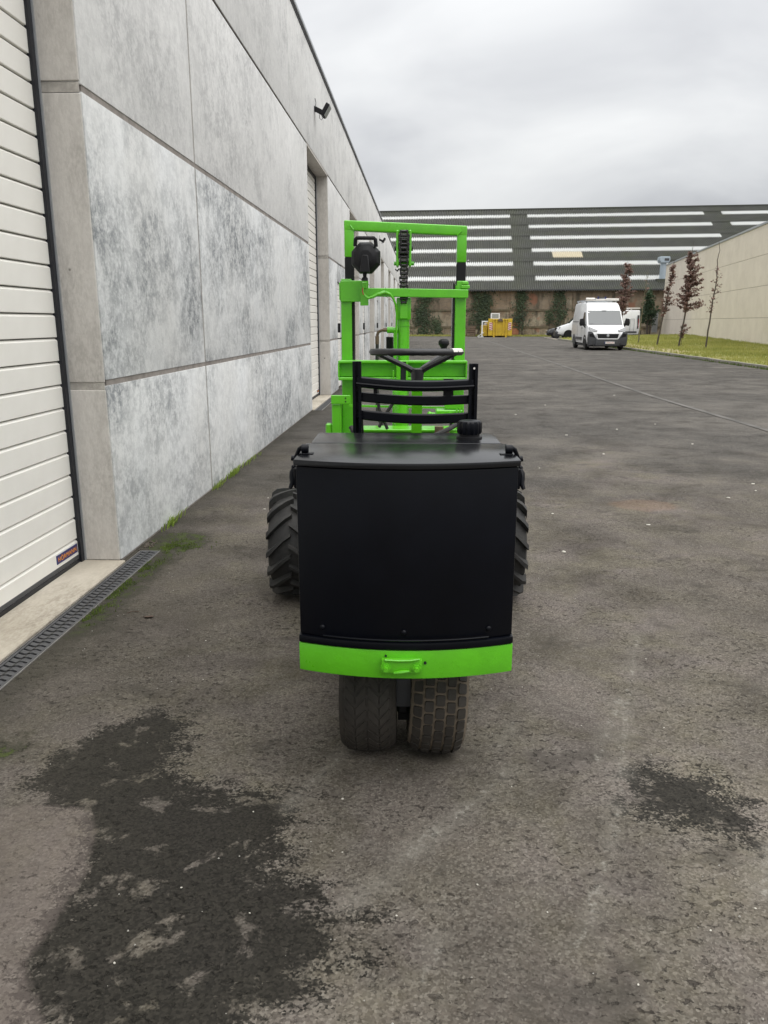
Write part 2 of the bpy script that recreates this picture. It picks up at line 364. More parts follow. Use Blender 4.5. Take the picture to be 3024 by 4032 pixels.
# asphalt ------------------------------------------------------------
def asphalt_mat():
    m, nt, b = new_mat('asphalt'); g = G(nt); p = g.pos()
    sepn = nt.nodes.new('ShaderNodeSeparateXYZ'); nt.links.new(p, sepn.inputs[0]); Y = sepn.outputs['Y']
    gs = nt.nodes.new('ShaderNodeSeparateColor'); nt.links.new(g.voro(p, 165, 'F1', 'Color'), gs.inputs[0])
    gv = gs.outputs['Red']; gw = gs.outputs['Green']
    hue = g.noise(p, 2.7, 4, .6, .3)                       # mauve stone dust against khaki dirt
    tone = g.noise(p, .8, 4, .6, .3)
    mid = g.noise(p, 13, 5, .7)
    base = g.mix(g.ramp(hue, [(.40, 0), (.60, 1)]), (.162, .138, .128), (.150, .133, .094))
    base = g.mix(g.ramp(tone, [(.38, 0), (.62, .85)]), base, (.083, .072, .058))
    far = g.ramp(g.noise(g.map(p, (.16, .5, 1)), 1.0, 4, .6, .6), [(.34, (.062, .062, .061)), (.50, (.100, .096, .090)), (.68, (.142, .134, .124))])
    base = g.mix(g.ramp(g.math('MULTIPLY', g.math('ADD', Y, g.math('MULTIPLY_ADD', tone, 9, -4.5)), .05), [(.30, 0), (.50, 1)]), base, far)
    # ragged darker repair patches, mid distance
    pt = g.ramp(g.math('ADD', g.noise(g.map(p, (.30, .55, 1)), 1.0, 2, .5, .4), g.math('MULTIPLY', mid, .24)), [(.575, 0), (.605, 1)])
    pt = g.math('MULTIPLY', pt, g.ramp(g.math('MULTIPLY', Y, .05), [(.25, 0), (.36, 1)]))
    base = g.mix(g.math('MULTIPLY', pt, .48), base, (.034, .035, .035))
    base = g.mix(g.ramp(mid, [(.40, 0), (.72, .50)]), base, (.150, .138, .122))
    base = g.mix(.66, base, g.mix(gv, g.mix(.75, base, (.022, .020, .019)), g.mix(.6, base, g.mix(gw, (.12, .105, .095), (.26, .245, .22)))))
    mac = g.noise(p, 1.5, 6, .68, .3)
    base = g.mix(1.0, base, g.ramp(mac, [(.34, (.62, .605, .58)), (.50, (.98, .97, .95)), (.66, (1.22, 1.20, 1.16))]), 'MULTIPLY')
    blo = g.ramp(g.math('ADD', g.noise(g.map(p, (1, 1.5, 1), (3, 1, 0)), 2.1, 6, .72, .3), g.math('MULTIPLY_ADD', gv, .05, -.025)), [(.585, 0), (.64, 1)])
    base = g.mix(g.math('MULTIPLY', blo, .50), base, (.040, .036, .030))
    # pits and short cracks
    pn = g.noise(g.map(p, (1, 1.3, 1)), 36, 5, .64, .4)
    pit = g.math('MULTIPLY', g.ramp(pn, [(.58, 0), (.64, 1)]), g.ramp(g.noise(p, 2.3, 4), [(.40, .05), (.62, 1)]))
    base = g.mix(g.math('MULTIPLY', pit, .72), base, (.026, .022, .020))
    spark = g.ramp(g.voro(p, 62), [(.07, 1), (.12, 0)])
    sel = g.math('GREATER_THAN', g.noise(p, 37, 2), .67)
    base = g.mix(g.math('MULTIPLY', g.math('MULTIPLY', spark, sel), .6), base, (.30, .29, .26))
    # dark damp stain (signed distance, negative inside)
    sd = g.math('ADD', g.attr('stain'), g.math('ADD', g.math('MULTIPLY_ADD', g.noise(g.map(p, (1, 1.7, 1)), 7, 7, .76), .62, -.31), g.math('MULTIPLY_ADD', g.noise(g.map(p, (1, 1.5, 1)), 45, 4, .7), .16, -.08)))
    sd = g.math('ADD', sd, g.math('MULTIPLY_ADD', gv, .09, -.045)); wet = g.ramp(sd, [(-.03, 1), (.07, 0)])
    holes = g.ramp(g.noise(p, 8.5, 5, .68, .4), [(.57, 0), (.63, 1)])
    wet = g.math('MULTIPLY', wet, g.math('SUBTRACT', 1, g.math('MULTIPLY', holes, .75)))
    base = g.mix(g.math('MULTIPLY', wet, .93), base, g.mix(gv, (.010, .0095, .008), (.027, .0245, .020)))
    # pale scrapes, rust, moss
    sc_ = g.math('ADD', g.attr('scrape'), g.math('MULTIPLY_ADD', g.noise(p, 45, 4, .7), .06, -.022))
    base = g.mix(g.math('MULTIPLY', g.ramp(sc_, [(0, .85), (.018, 0)]), g.math('MULTIPLY', g.ramp(g.noise(p, 60, 3), [(.36, 0), (.52, 1)]), g.ramp(g.noise(p, 5.5, 3), [(.38, .15), (.55, 1)]))), base, (.36, .345, .305))
    base = g.mix(g.math('MULTIPLY', g.ramp(g.attr('scrape'), [(.0, .34), (.06, 0)]), g.ramp(g.noise(p, 4, 3), [(.4, 0), (.6, 1)])), base, (.21, .195, .17))
    base = g.mix(g.ramp(g.math('ADD', g.attr('pale'), g.math('MULTIPLY_ADD', mid, .06, -.03)), [(-.01, .34), (.02, 0)]), base, (.20, .165, .15))
    ru = g.math('ADD', g.attr('rust'), g.math('MULTIPLY_ADD', g.noise(p, 6, 4, .7), .5, -.25))
    base = g.mix(g.ramp(ru, [(-.0, .22), (.18, 0)]), base, (.22, .12, .065))
    mn = g.noise(p, 14, 5, .72)
    mo = g.math('ADD', g.attr('moss'), g.math('MULTIPLY_ADD', mn, .36, -.18))
    base = g.mix(g.ramp(mo, [(-.03, .85), (.09, 0)]), base, (.028, .030, .018))
    base = g.mix(g.math('MULTIPLY', g.ramp(mo, [(-.13, .9), (-.02, 0)]), g.ramp(mn, [(.42, 1), (.56, 0)])), base, (.060, .088, .014))
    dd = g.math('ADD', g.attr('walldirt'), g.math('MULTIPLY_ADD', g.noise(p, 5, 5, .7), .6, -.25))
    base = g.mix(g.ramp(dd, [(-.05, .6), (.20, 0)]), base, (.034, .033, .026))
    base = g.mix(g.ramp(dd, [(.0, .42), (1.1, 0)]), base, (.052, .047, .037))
    g.put(b.inputs['Base Color'], base)
    g.put(b.inputs['Roughness'], g.math('SUBTRACT', g.ramp(tone, [(.3, .78), (.7, .9)]), g.math('MULTIPLY', wet, .10))); b.inputs['Specular IOR Level'].default_value = .13
    h = g.math('ADD', g.math('MULTIPLY', gv, .5), g.math('ADD', g.math('MULTIPLY', pit, -1.6), g.math('MULTIPLY', mid, .7)))
    g.put(b.inputs['Normal'], g.bump(h, .75, .007)); return m
M_ASPH = asphalt_mat()

def grass_ground_mat():
    m, nt, b = new_mat('verge_soil_and_grass'); g = G(nt); p = g.pos()
    n = g.noise(p, .55, 5, .65, .4); f = g.noise(p, 9, 4, .7)
    c = g.ramp(g.math('ADD', g.math('MULTIPLY', n, .7), g.math('MULTIPLY', f, .3)), [(.36, (.28, .23, .11)), (.48, (.24, .24, .07)), (.62, (.16, .20, .045))])
    c = g.mix(g.math('MULTIPLY', g.ramp(g.math('ADD', g.attr('bare'), g.math('MULTIPLY_ADD', n, 1.4, -.7)), [(.35, 0), (.65, 1)]), .75), c, (.30, .245, .14))
    g.put(b.inputs['Base Color'], c); b.inputs['Roughness'].default_value = .95
    g.put(b.inputs['Normal'], g.bump(f, .6, .05)); return m
M_VERGE = grass_ground_mat()

def brick_mat():
    m, nt, b = new_mat('old_brick'); g = G(nt); v = g.tc()
    sw = nt.nodes.new('ShaderNodeSeparateXYZ'); nt.links.new(v, sw.inputs[0]); cb = nt.nodes.new('ShaderNodeCombineXYZ')
    nt.links.new(sw.outputs['X'], cb.inputs[0]); nt.links.new(sw.outputs['Z'], cb.inputs[1]); v2 = cb.outputs[0]
    bt = nt.nodes.new('ShaderNodeTexBrick'); bt.inputs['Scale'].default_value = 1.0; bt.inputs['Brick Width'].default_value = .23; bt.inputs['Row Height'].default_value = .08
    bt.inputs['Mortar Size'].default_value = .012
    bt.inputs['Color1'].default_value = (.22, .145, .088, 1); bt.inputs['Color2'].default_value = (.12, .088, .06, 1); bt.inputs['Mortar'].default_value = (.25, .22, .17, 1)
    nt.links.new(v2, bt.inputs['Vector'])
    big = g.noise(v, .5, 6, .68, .3); st = g.noise(g.map(v, (1.6, 1, .35)), 1.0, 5, .7)
    c = g.mix(g.ramp(big, [(.42, 0), (.66, .55)]), bt.outputs['Color'], (.33, .27, .20))
    hz = g.ramp(sw.outputs['Z'], [(.0, 1), (.01, 0)])        # lower storey: limewash remains (object centre at mid height)
    lw = g.math('MULTIPLY', g.math('LESS_THAN', sw.outputs['Z'], .25), g.ramp(g.noise(v, .8, 6, .7, .4), [(.44, 0), (.6, .85)]))
    c = g.mix(lw, c, (.36, .315, .235))
    c = g.mix(g.ramp(st, [(.48, 0), (.64, .75)]), c, (.045, .043, .030))
    red = g.math('MULTIPLY', g.ramp(g.noise(v, .42, 3), [(.62, 0), (.68, .7)]), 1.0)
    c = g.mix(red, c, (.27, .115, .07))
    g.put(b.inputs['Base Color'], c); b.inputs['Roughness'].default_value = .9
    g.put(b.inputs['Normal'], g.bump(bt.outputs['Fac'], -.6, .02)); return m
M_BRICK = brick_mat()
M_LEDGE = paint('dirty_ledge', (.13, .105, .07), .9, .35, 2, .3, dirt=(.06, .065, .035), dirt_amt=.7)
M_ROOF = paint('fibre_cement_roof', (.058, .060, .053), .9, .22, .5, .2, dirt=(.07, .08, .042), dirt_amt=.7, bscale=3)
M_SKYL = paint('skylight_sheet', (.60, .61, .60), .55, .14, 1.5, .0, dirt=(.30, .30, .26), dirt_amt=.5)
M_CREAM = paint('cream_sheet', (.52, .47, .35), .7, .12, 1.5, .0)
M_KERB = paint('kerb_concrete', (.23, .215, .185), .9, .25, 5, .3, dirt=(.075, .08, .04), dirt_amt=.7)
M_SILL = concrete_panel('sill_concrete', (.52, .48, .41), (.22, .19, .15), (.42, .38, .31), .60, .16, .43, .60, .3)
M_SEAM = paint('asphalt_seam', (.098, .092, .084), .95, .5, 1.2, .4)

# ------------------------------------------------------------------ ground
WX = -1.865                                             # face of the warehouse wall
DR0, DR1 = -1.832, -1.698                               # drain
def grid_lines(segs):
    out = []
    for a, b_, st in segs:
        n = max(1, int(round((b_-a)/st))); out += [a+(b_-a)*i/n for i in range(n)]
    return out+[segs[-1][1]]
xs = grid_lines([(-600,-30,95),(-30,-4,6.5),(-4,DR0,.3),(DR0,DR1,.067),(DR1,1.6,.033),(1.6,4,.2),(4,14,1),(14,60,9),(60,600,90)])
ys = grid_lines([(-200,0,50),(0,1.0,.5),(1.0,3.2,.033),(3.2,4.735,.059),(4.735,7.5,.1),(7.5,13,.5),(13,15.75,.25),(15.75,40,1.2),(40,110,7),(110,900,100)])
nx_, ny_ = len(xs), len(ys)
GX, GY = np.meshgrid(np.array(xs), np.array(ys))        # [y,x]
def poly_sdf(P, poly):
    poly = np.array(poly, float); d = np.full(P.shape[0], 1e9); ins = np.zeros(P.shape[0], bool)
    for i in range(len(poly)):
        a = poly[i]; b_ = poly[(i+1) % len(poly)]; ab = b_-a
        t = np.clip(((P-a)@ab)/(ab@ab), 0, 1); q = a+t[:,None]*ab; d = np.minimum(d, np.hypot(*(P-q).T))
        c = ((a[1] > P[:,1]) != (b_[1] > P[:,1])) & (P[:,0] < (b_[0]-a[0])*(P[:,1]-a[1])/(b_[1]-a[1]+1e-12)+a[0]); ins ^= c
    return np.where(ins, -d, d)
def seg_d(P, segs):
    d = np.full(P.shape[0], 1e9)
    for a, b_ in segs:
        a = np.array(a); b_ = np.array(b_); ab = b_-a; t = np.clip(((P-a)@ab)/(ab@ab), 0, 1); d = np.minimum(d, np.hypot(*(P-a-t[:,None]*ab).T))
    return d
PTS = np.stack([GX.ravel(), GY.ravel()], 1)
stain1 = [(-1.265,2.152),(-1.211,2.387),(-1.145,2.496),(-.984,2.637),(-.89,2.527),(-.845,2.356),(-.848,2.231),(-.682,2.126),(-.515,2.107),(-.382,2.036),(-.393,1.883),(-.422,1.808),(-.308,1.715),(-.243,1.629),(-.166,1.559),(-.263,1.507),(-.245,1.421),(-.326,1.364),(-.397,1.30),(-.43,1.1),(-.78,1.1),(-.785,1.289),(-.865,1.37),(-.916,1.445),(-.914,1.578),(-.91,1.763),(-.948,1.9),(-1.006,2.018),(-1.103,2.038)]
stain2 = [(.661,2.277),(.771,2.319),(.874,2.302),(.944,2.291),(1.016,2.224),(.97,2.104),(.969,1.974),(.862,2.014),(.765,2.057),(.661,2.088),(.661,2.179)]
st = np.minimum(poly_sdf(PTS, stain1)*np.where(PTS[:,0] < -.88, 1.9, 1.0), poly_sdf(PTS, stain2)+.02)
scr = seg_d(PTS, [((-.31,2.27),(-.2,2.5)), ((-.052,1.80),(.30,2.30)), ((.59,2.02),(.80,2.75)), ((.80,2.75),(1.05,3.5)), ((.42,1.62),(.50,1.80)), ((.9,1.75),(1.0,1.95)), ((.0,1.42),(.06,1.55)), ((-.404,2.071),(-.31,2.27)), ((.45,1.72),(.53,1.88)), ((.54,1.90),(.59,2.02)), ((-.178,1.672),(-.052,1.80)), ((.36,1.53),(.42,1.62)), ((.60,2.35),(.78,2.8)), ((-.04,1.85),(.05,1.99)), ((.28,2.45),(.36,2.62))])
rust = np.hypot((PTS[:,0]-1.82)/.42, (PTS[:,1]-6.2)/.32)-.55
mo = np.minimum.reduce([seg_d(PTS, [((-1.64,3.35),(-1.62,4.0)), ((-1.64,4.0),(-1.62,4.8))])-.02, np.hypot((PTS[:,0]+1.66), (PTS[:,1]-4.95)/1.3)-.17, np.hypot((PTS[:,0]+1.47)/1.2, (PTS[:,1]-2.32)/1.3)-.02])
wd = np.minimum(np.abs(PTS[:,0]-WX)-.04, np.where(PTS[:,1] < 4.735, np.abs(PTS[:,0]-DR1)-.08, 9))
fs = []
for j in range(ny_-1):
    for i in range(nx_-1):
        cx, cy = (xs[i]+xs[i+1])/2, (ys[j]+ys[j+1])/2
        if DR0 < cx < DR1 and (1.0 < cy < 4.735 or 13.0 < cy < 15.75): continue
        a = j*nx_+i; fs.append((a, a+1, a+nx_+1, a+nx_))
me = bpy.data.meshes.new('asphalt_yard')
# gentle unevenness of the yard surface
zz = np.array([0.006*mnoise.noise((x*.9, y*.9, 3)) if 0 < y < 30 and abs(x) < 12 else 0 for x, y in PTS])
zz = np.where(np.abs(PTS[:,0]+1.77) < .35, 0, zz)
me.from_pydata(np.column_stack([PTS, zz]).tolist(), [], fs)
pale = poly_sdf(PTS, [(-1.6,1.98),(-1.12,2.03),(-1.0,2.0),(-.945,1.88),(-.91,1.75),(-.915,1.58),(-.92,1.45),(-.87,1.37),(-.80,1.29),(-.8,1.05),(-1.6,1.05)])
for nm, arr in (('pale', pale), ('stain', st), ('scrape', scr), ('rust', rust), ('moss', mo), ('walldirt', wd)):
    at_ = me.attributes.new(nm, 'FLOAT', 'POINT'); at_.data.foreach_set('value', np.clip(arr, -5, 5).astype(np.float32))
me.materials.append(M_ASPH); ground = bpy.data.objects.new('asphalt_ground', me); link(ground, (0,0,0), None); tag(ground, kind='structure')

mb = MB(); pts = [(4.76,9.0),(4.755,10.8),(4.62,15.7),(4.66,20.4),(4.84,31.2),(5.04,54.7),(5.15,70)]
for (x0, y0), (x1, y1) in zip(pts[:-1], pts[1:]):
    k = max(2, int((y1-y0)/1.2))
    for i in range(k):
        t0, t1 = i/k, (i+1)/k
        a = (x0+(x1-x0)*t0, y0+(y1-y0)*t0); b_ = (x0+(x1-x0)*t1, y0+(y1-y0)*t1); w = .055
        mb.add([(a[0]-w, a[1], .007), (a[0]+w, a[1], .007), (b_[0]+w, b_[1], .007), (b_[0]-w, b_[1], .007)], [(0,1,2,3)])
tag(obj('road_seam', mb, M_SEAM), kind='structure')

# ------------------------------------------------------------------ warehouse on the left
wh = thing('concrete_warehouse', (WX-5, 33, 0), 'long grey concrete panel warehouse with roller doors along the left', 'building')
bays = [(1.55, 4.5)] + [(13.0+7.2*k, 15.72+7.2*k) for k in range(7)]
wicket = [(17.15+7.2*k, 18.12+7.2*k) for k in range(6)]
YEND = 63.0
DX = -2.12
def panel(y0, y1, z0, z1, mat, x0=-2.115, x1=WX):
    return obj('wall_panel', MB().box(x0, x1, y0, y1, z0, z1), mat, wh, bevel=.008, seg=2)
J1, J2, J3 = (1.085, 1.118), (2.665, 2.70), (4.165, 4.195)
rows = [(.012, J1[0]), (J1[1], J2[0]), (J2[1], J3[0])]
def wallrun(ya, yb, joints):
    e_ = [ya]+joints+[yb]
    for a, b_ in zip(e_[:-1], e_[1:]):
        a2 = a+(.016 if a != ya else 0); b2 = b_-(.016 if b_ != yb else 0)
        for i, (z0, z1) in enumerate(rows): panel(a2, b2, z0, z1, M_PANEL if i < 2 else M_PANEL_UP)
    m_ = MB().box(-2.1, WX-.0065, ya+.012, yb-.012, 0, J3[0])
    obj('joint_filler', m_, M_MORTAR, wh)
wallrun(4.5, 13.0, [6.635])
wallrun(-3.0, 1.55, [])
for k in range(6):
    wallrun(15.72+7.2*k, 17.15+7.2*k, [])
    wallrun(18.12+7.2*k, 20.2+7.2*k, [])
    # over the wicket door
    a, b_ = wicket[k]
    panel(a+.004, b_-.004, 2.30, J2[0], M_PANEL); panel(a+.004, b_-.004, J2[1], J3[0], M_PANEL_UP)
wallrun(58.92, YEND, [])
yj = [-3.0, 1.6, 6.55, 11.43, 16.3, 21.2, 26.1, 31.0, 35.9, 40.8, 45.7, 50.6, 55.5, YEND]
for a, b_ in zip(yj[:-1], yj[1:]): panel(a+.006, b_-.006, J3[1], 5.70, M_PANEL_UP, x0=-2.11)
obj('joint_filler', MB().box(-2.1, WX-.008, -3.0, YEND, 4.19, 5.69), M_MORTAR, wh)
obj('coping', MB().box(-2.3, WX+.035, -3.05, YEND+.05, 5.735, 5.79), M_ALU, wh, bevel=.006)
obj('coping_shadow_gap', MB().box(-2.2, WX+.012, -3.02, YEND+.02, 5.70, 5.735), M_SEAL, wh)
obj('roof', MB().box(-22, -2.3, -3, YEND, 5.55, 5.66), M_PALESHEET, wh)
obj('end_wall', MB().box(-22, -2.12, YEND-.2, YEND, 0, 5.66), M_PANEL_UP, wh)
obj('end_wall', MB().box(-22, -2.12, -3, -2.8, 0, 5.66), M_PANEL_UP, wh)
# jambs, lintels
jamb_m = []
for z0, z1 in ((.012, 1.06), (1.105, 2.655), (2.715, 4.16)):
    jamb_m.append((mesh_of(MB().box(-.12, .12, -.006, .006, z0, z1), 'jamb', .004)[0], (z0+z1)/2))
for me_, _ in jamb_m: me_.materials.append(M_JAMB)
sm_, _ = mesh_of(MB().box(-.115, .115, -.003, .003, 0, .05), 'jamb_seam', 0); sm_.materials.append(M_SEAMC)
for ya, yb in bays:
    for me_, zc in jamb_m: inst('door_jamb', me_, (-1.992, yb-.006, zc), wh)
    for zc in (1.0825, 2.685): inst('jamb_seam', sm_, (-1.992, yb-.004, zc), wh)
    for me_, zc in jamb_m: inst('door_jamb', me_, (-1.992, ya+.006, zc), wh)
    obj('lintel_soffit', MB().box(-2.11, WX-.004, ya, yb, 4.155, 4.19), M_JAMB, wh)
# sectional doors
P = .1335
def slat_mesh(L):
    pr = [(-.006, .002), (.0105, .003), (.012, .0055), (.012, P-.017), (.0095, P-.014), (-.004, P-.003), (-.03, P-.003), (-.03, .002)]
    m_ = MB().prism([(x, z) for x, z in pr], 'y', -L/2, L/2); me_, c = mesh_of(m_, 'slat', 0, smooth=15, center=(0,0,P/2)); me_.materials.append(M_DOOR); return me_
sl_big, sl_small = slat_mesh(2.95), slat_mesh(2.72)
for bi, (ya, yb) in enumerate(bays):
    yc = (ya+yb)/2
    d = bpy.data.objects.new('sectional_door', None); link(d, (DX, yc, 0), wh)
    n = 31
    for i in range(n): inst('door_slat', sl_big if bi == 0 else sl_small, (DX, yc, .028+P*i+P/2), d)
    obj('door_backing', MB().box(DX-.05, DX-.028, ya, yb, 0, 4.2), M_SEAL, d)
    obj('bottom_seal', MB().box(DX-.03, DX+.018, ya+.05, yb-.05, .012, .036), M_SEAL, d)
    obj('bottom_rail', MB().box(DX-.03, DX+.0145, ya+.05, yb-.05, .036, .062), M_DGREY, d, bevel=.003)
    for yy, s in ((yb, -1), (ya, 1)):
        obj('side_seal', MB().box(DX+.002, DX+.030, min(yy+s*.012, yy+s*.062), max(yy+s*.012, yy+s*.062), .012, 4.155), M_SEAL, d)
        obj('side_frame', MB().box(DX+.002, DX+.040, min(yy+s*.0125, yy+s*.022), max(yy+s*.0125, yy+s*.022), .012, 4.15), M_ALU, d)
    obj('top_seal', MB().box(DX+.002, DX+.03, ya+.06, yb-.06, 4.09, 4.154), M_SEAL, d)
    if bi < 3:
        bd = obj('maker_badge', MB().box(DX+.0125, DX+.0155, yb-.345, yb-.075, .083, .135), M_BLUE, d)
        tm = text_mesh('HÖRMANN', .039, M_ORANGE, 'badge_lettering', .0, 1.12)
        t_ = inst('badge_lettering', tm, (DX+.0160, yb-.21, .106), d); t_.rotation_euler = (R(90), 0, R(90))
# wicket doors
for a, b_ in wicket:
    w_ = bpy.data.objects.new('side_door', None); link(w_, (WX-.05, (a+b_)/2, 0), wh)
    L = b_-a-.04
    sm = None
    for i in range(17):
        z0 = .03+i*P
        if sm is None: sm = slat_mesh(L)
        inst('door_slat', sm, (WX-.055, (a+b_)/2, z0+P/2), w_)
    obj('door_backing', MB().box(WX-.11, WX-.086, a+.005, b_-.005, 0, 2.295), M_SEAL, w_)
    obj('pull_handle', MB().box(WX-.03, WX+.045, a+.09, a+.125, 1.23, 1.43), M_BLACKM, w_, bevel=.01)
    h_ = MB().cyl((WX-.03, a+.11, 1.10), (WX+.06, a+.11, 1.10), .012).cyl((WX+.055, a+.11, 1.10), (WX+.055, a+.23, 1.10), .012)
    h_.box(WX-.04, WX-.02, a+.085, a+.135, 1.0, 1.17); obj('lever_handle', h_, M_BLACKM, w_)
    obj('lock_plate', MB().box(WX-.04, WX-.015, a+.09, a+.13, .88, .97), M_BLACKM, w_)
# sill slabs
for i, (ya, yb) in enumerate(bays[:3]):
    s = obj('concrete_sill', MB().box(-2.5, DR0-.006, ya-.02, yb-.01, -.1, .012), M_SILL, None, bevel=.004); tag(s, kind='structure')

# drain in front of the first door
dr = thing('drain_channel', (-1.765, 3.0, 0), 'black slotted drainage grate running along the nearest roller door sill', 'drain')
def slat_bar(pitch=.029):
    m_ = MB(); n = 14; w = .0142
    cen = [(-.056+.112*i/n, .0052*math.sin(2*math.pi*i/n*2)) for i in range(n+1)]
    for i in range(n):
        (xa, ya), (xb, yb) = cen[i], cen[i+1]
        m_.hexa([(xa,ya-w,-.014),(xb,yb-w,-.014),(xb,yb+w,-.014),(xa,ya+w,-.014),(xa,ya-w,.0),(xb,yb-w,.0),(xb,yb+w,.0),(xa,ya+w,.0)])
    me_, c = mesh_of(m_, 'bar', 0, center=(0,0,0)); me_.materials.append(M_GRATE); return me_
sb = slat_bar(); y = 4.715; k = 0
while y > 2.0:
    inst('grate_bar', sb, (-1.765, y, -.001-.0006*(k % 3)), dr, rot=(0, 0, (0 if k % 11 else .03))); y -= .0435; k += 1
for x0, x1 in ((-1.824, -1.812), (-1.718, -1.706)): obj('grate_edge', MB().box(x0, x1, 1.02, 4.73, -.02, .0005), M_GRATE, dr)
for x0, x1 in ((-1.8318, -1.8265), (-1.7035, -1.6985)): obj('channel_rail', MB().box(x0, x1, 1.01, 4.734, -.06, .003), M_STEEL, dr)
obj('channel_bed', MB().box(-1.826, -1.704, 1.01, 4.734, -.09, -.07), M_VOID, dr)
obj('end_plate', MB().box(-1.826, -1.704, 4.728, 4.733, -.07, 0), M_GRATE, dr)
dr2 = thing('drain_channel', (-1.765, 14.3, 0), 'grey drainage grate below the second roller door sill', 'drain')
b2 = MB()
for i in range(92): b2.box(-1.82, -1.71, 13.02+i*.029, 13.038+i*.029, -.014, -.001)
obj('grate', b2, M_GRATE, dr2)
for x0, x1 in ((-1.8318, -1.82), (-1.71, -1.6985)): obj('channel_rail', MB().box(x0, x1, 13.0, 15.75, -.06, .003), M_STEEL, dr2)
obj('channel_bed', MB().box(-1.826, -1.704, 13, 15.75, -.09, -.07), M_VOID, dr2)

# floodlights
def floodlight(y, z, label):
    t = thing('floodlight', (WX, y, z), label, 'lamp', 'floodlights on the warehouse wall')
    k = .68
    def q(x, dz): return (WX+x*k, y, z+dz*k)
    obj('wall_plate', MB().box(WX, WX+.014, y-.04, y+.04, z-.02*k, z+.10*k), M_BLACKM, t)
    obj('arm', MB().bar(q(.01,.05), q(.21,-.05), .09*k, .11*k), M_BLACKM, t, bevel=.008)
    a = Vector(q(.20,-.13)); b_ = Vector(q(.36,.13))
    obj('housing', MB().bar(a, b_, .34*k, .10*k, up=(1,0,-.5)), M_BLACKM, t, bevel=.01)
    off = Vector((.050, 0, -.030))*k
    obj('lens', MB().bar(a+(b_-a)*.08+off, a+(b_-a)*.92+off, .30*k, .008, up=(1,0,-.6)), M_LAMPG, t)
    obj('cable', MB().tube([q(.02,.28),q(.04,.18),q(.03,.08)], .006).tube([q(.14,-.03),q(.12,-.16),q(.17,-.21),q(.22,-.14)], .005), M_DGREY, t)
floodlight(14.0, 4.88, 'black floodlight on a bracket above the second roller door, nearest and largest')
floodlight(33.3, 4.72, 'black floodlight seen small beside the black work lamp of the forklift')
floodlight(51.5, 4.70, 'tiny black floodlight farthest along the warehouse wall')

# ------------------------------------------------------------------ far brick hall with corrugated roof
SL, Y0, EZ, TS = -.072, 86.4, 4.85, .414
ang = math.atan(SL); hd = Vector((math.cos(ang), math.sin(ang), 0)); hn = Vector((-math.sin(ang), math.cos(ang), 0))
hall = thing('brick_hall', (12, Y0+SL*12, 0), 'old brick hall with huge corrugated roof and rows of white skylights', 'building')
def HP(s, d, z): q = Vector((0, Y0, 0))+hd*s+hn*d; return (q.x, q.y, z)
HR = (0, 0, ang)
def hbox(name, s0, s1, d0, d1, z0, z1, mat, par=None, bevel=0):
    w, dd, h = s1-s0, d1-d0, z1-z0
    me_, _ = mesh_of(MB().box(-w/2, w/2, -dd/2, dd/2, -h/2, h/2), name, bevel); me_.materials.append(mat)
    return inst(name, me_, HP((s0+s1)/2, (d0+d1)/2, (z0+z1)/2), par or hall, rot=HR)
S0, S1, DRID = -26, 62, 28.3
hbox('wall', S0, S1, 0, .4, 0, EZ, M_BRICK)
hbox('string_course', S0, S1, -.10, 0, 2.62, 2.80, M_LEDGE); hbox('plinth_ledge', S0, S1, -.16, 0, .86, 1.04, M_LEDGE); hbox('plinth', S0, S1, -.10, -.002, 0, .86, M_BRICK)
hbox('gutter', S0, S1, -.55, -.38, EZ-.12, EZ-.02, M_DGREY)
for s in (-2.2, 3.6, 9.6, 15.4, 21.2): hbox('pilaster', s-.35, s+.35, -.09, -.001, 1.045, 2.62, M_BRICK); hbox('pilaster', s-.3, s+.3, -.07, -.001, 2.8, EZ-.1, M_BRICK)
hbox('brick_infill', 9.5, 10.35, -.12, -.101, 0.02, 1.55, paint('orange_brick', (.32, .14, .08), .9, .25, 4, .2))
# corrugated courses
PIT = .228
def corr(s0, s1, dA, dB, amp=.085, seg=6, phase=0.0):
    n = int(round((s1-s0)/PIT*seg)); m_ = MB(); vs = []
    for i in range(n+1):
        s = s0+(s1-s0)*i/n; hgt = amp*math.cos(2*math.pi*(s+phase)/PIT)
        for d in (dA, dB): vs.append((s, d*math.cos(0), hgt))
    m_.add(vs, [(2*i, 2*i+2, 2*i+3, 2*i+1) for i in range(n)]); return m_
roofang = math.atan(TS)
roof_o = bpy.data.objects.new('roof', None); link(roof_o, HP(12, 0, EZ), hall)
cos_ = math.cos(roofang)
def put_sheet(name, s0, s1, d0, d1, lift, mat, me_=None, tilt=.012):
    """sheet lying on the roof slope between horizontal runs d0..d1"""
    L = (d1-d0)/cos_
    if me_ is None:
        m_ = corr(s0-(s0+s1)/2, s1-(s0+s1)/2, -L/2, L/2, phase=(s0+s1)/2); me_, _ = mesh_of(m_, name, 0, smooth=60, center=(0,0,0)); me_.materials.append(mat)
    dm = (d0+d1)/2
    o = inst(name, me_, HP((s0+s1)/2, dm, EZ+TS*dm+lift), roof_o)
    o.rotation_euler = (Matrix.Rotation(ang, 3, 'Z') @ Matrix.Rotation(roofang+tilt*0-.006, 3, 'X')).to_euler(); return o
NB = int(S1-S0)
edges = [-.5, 1.9, 5.6, 9.2, 12.4, 15.4, 18.8, 22.4, 25.8, DRID]
for a, b_ in zip(edges[:-1], edges[1:]): put_sheet('roof_sheet_course', S0-.5, S1+.5, a, b_+.15, .02, M_ROOF)
SW = PIT*5; LSK = 1.32/cos_
m_ = corr(-SW/2, SW/2, -LSK/2, LSK/2); sk_me, _ = mesh_of(m_, 'skylight_sheet', 0, smooth=60, center=(0,0,0)); sk_me.materials.append(M_SKYL)
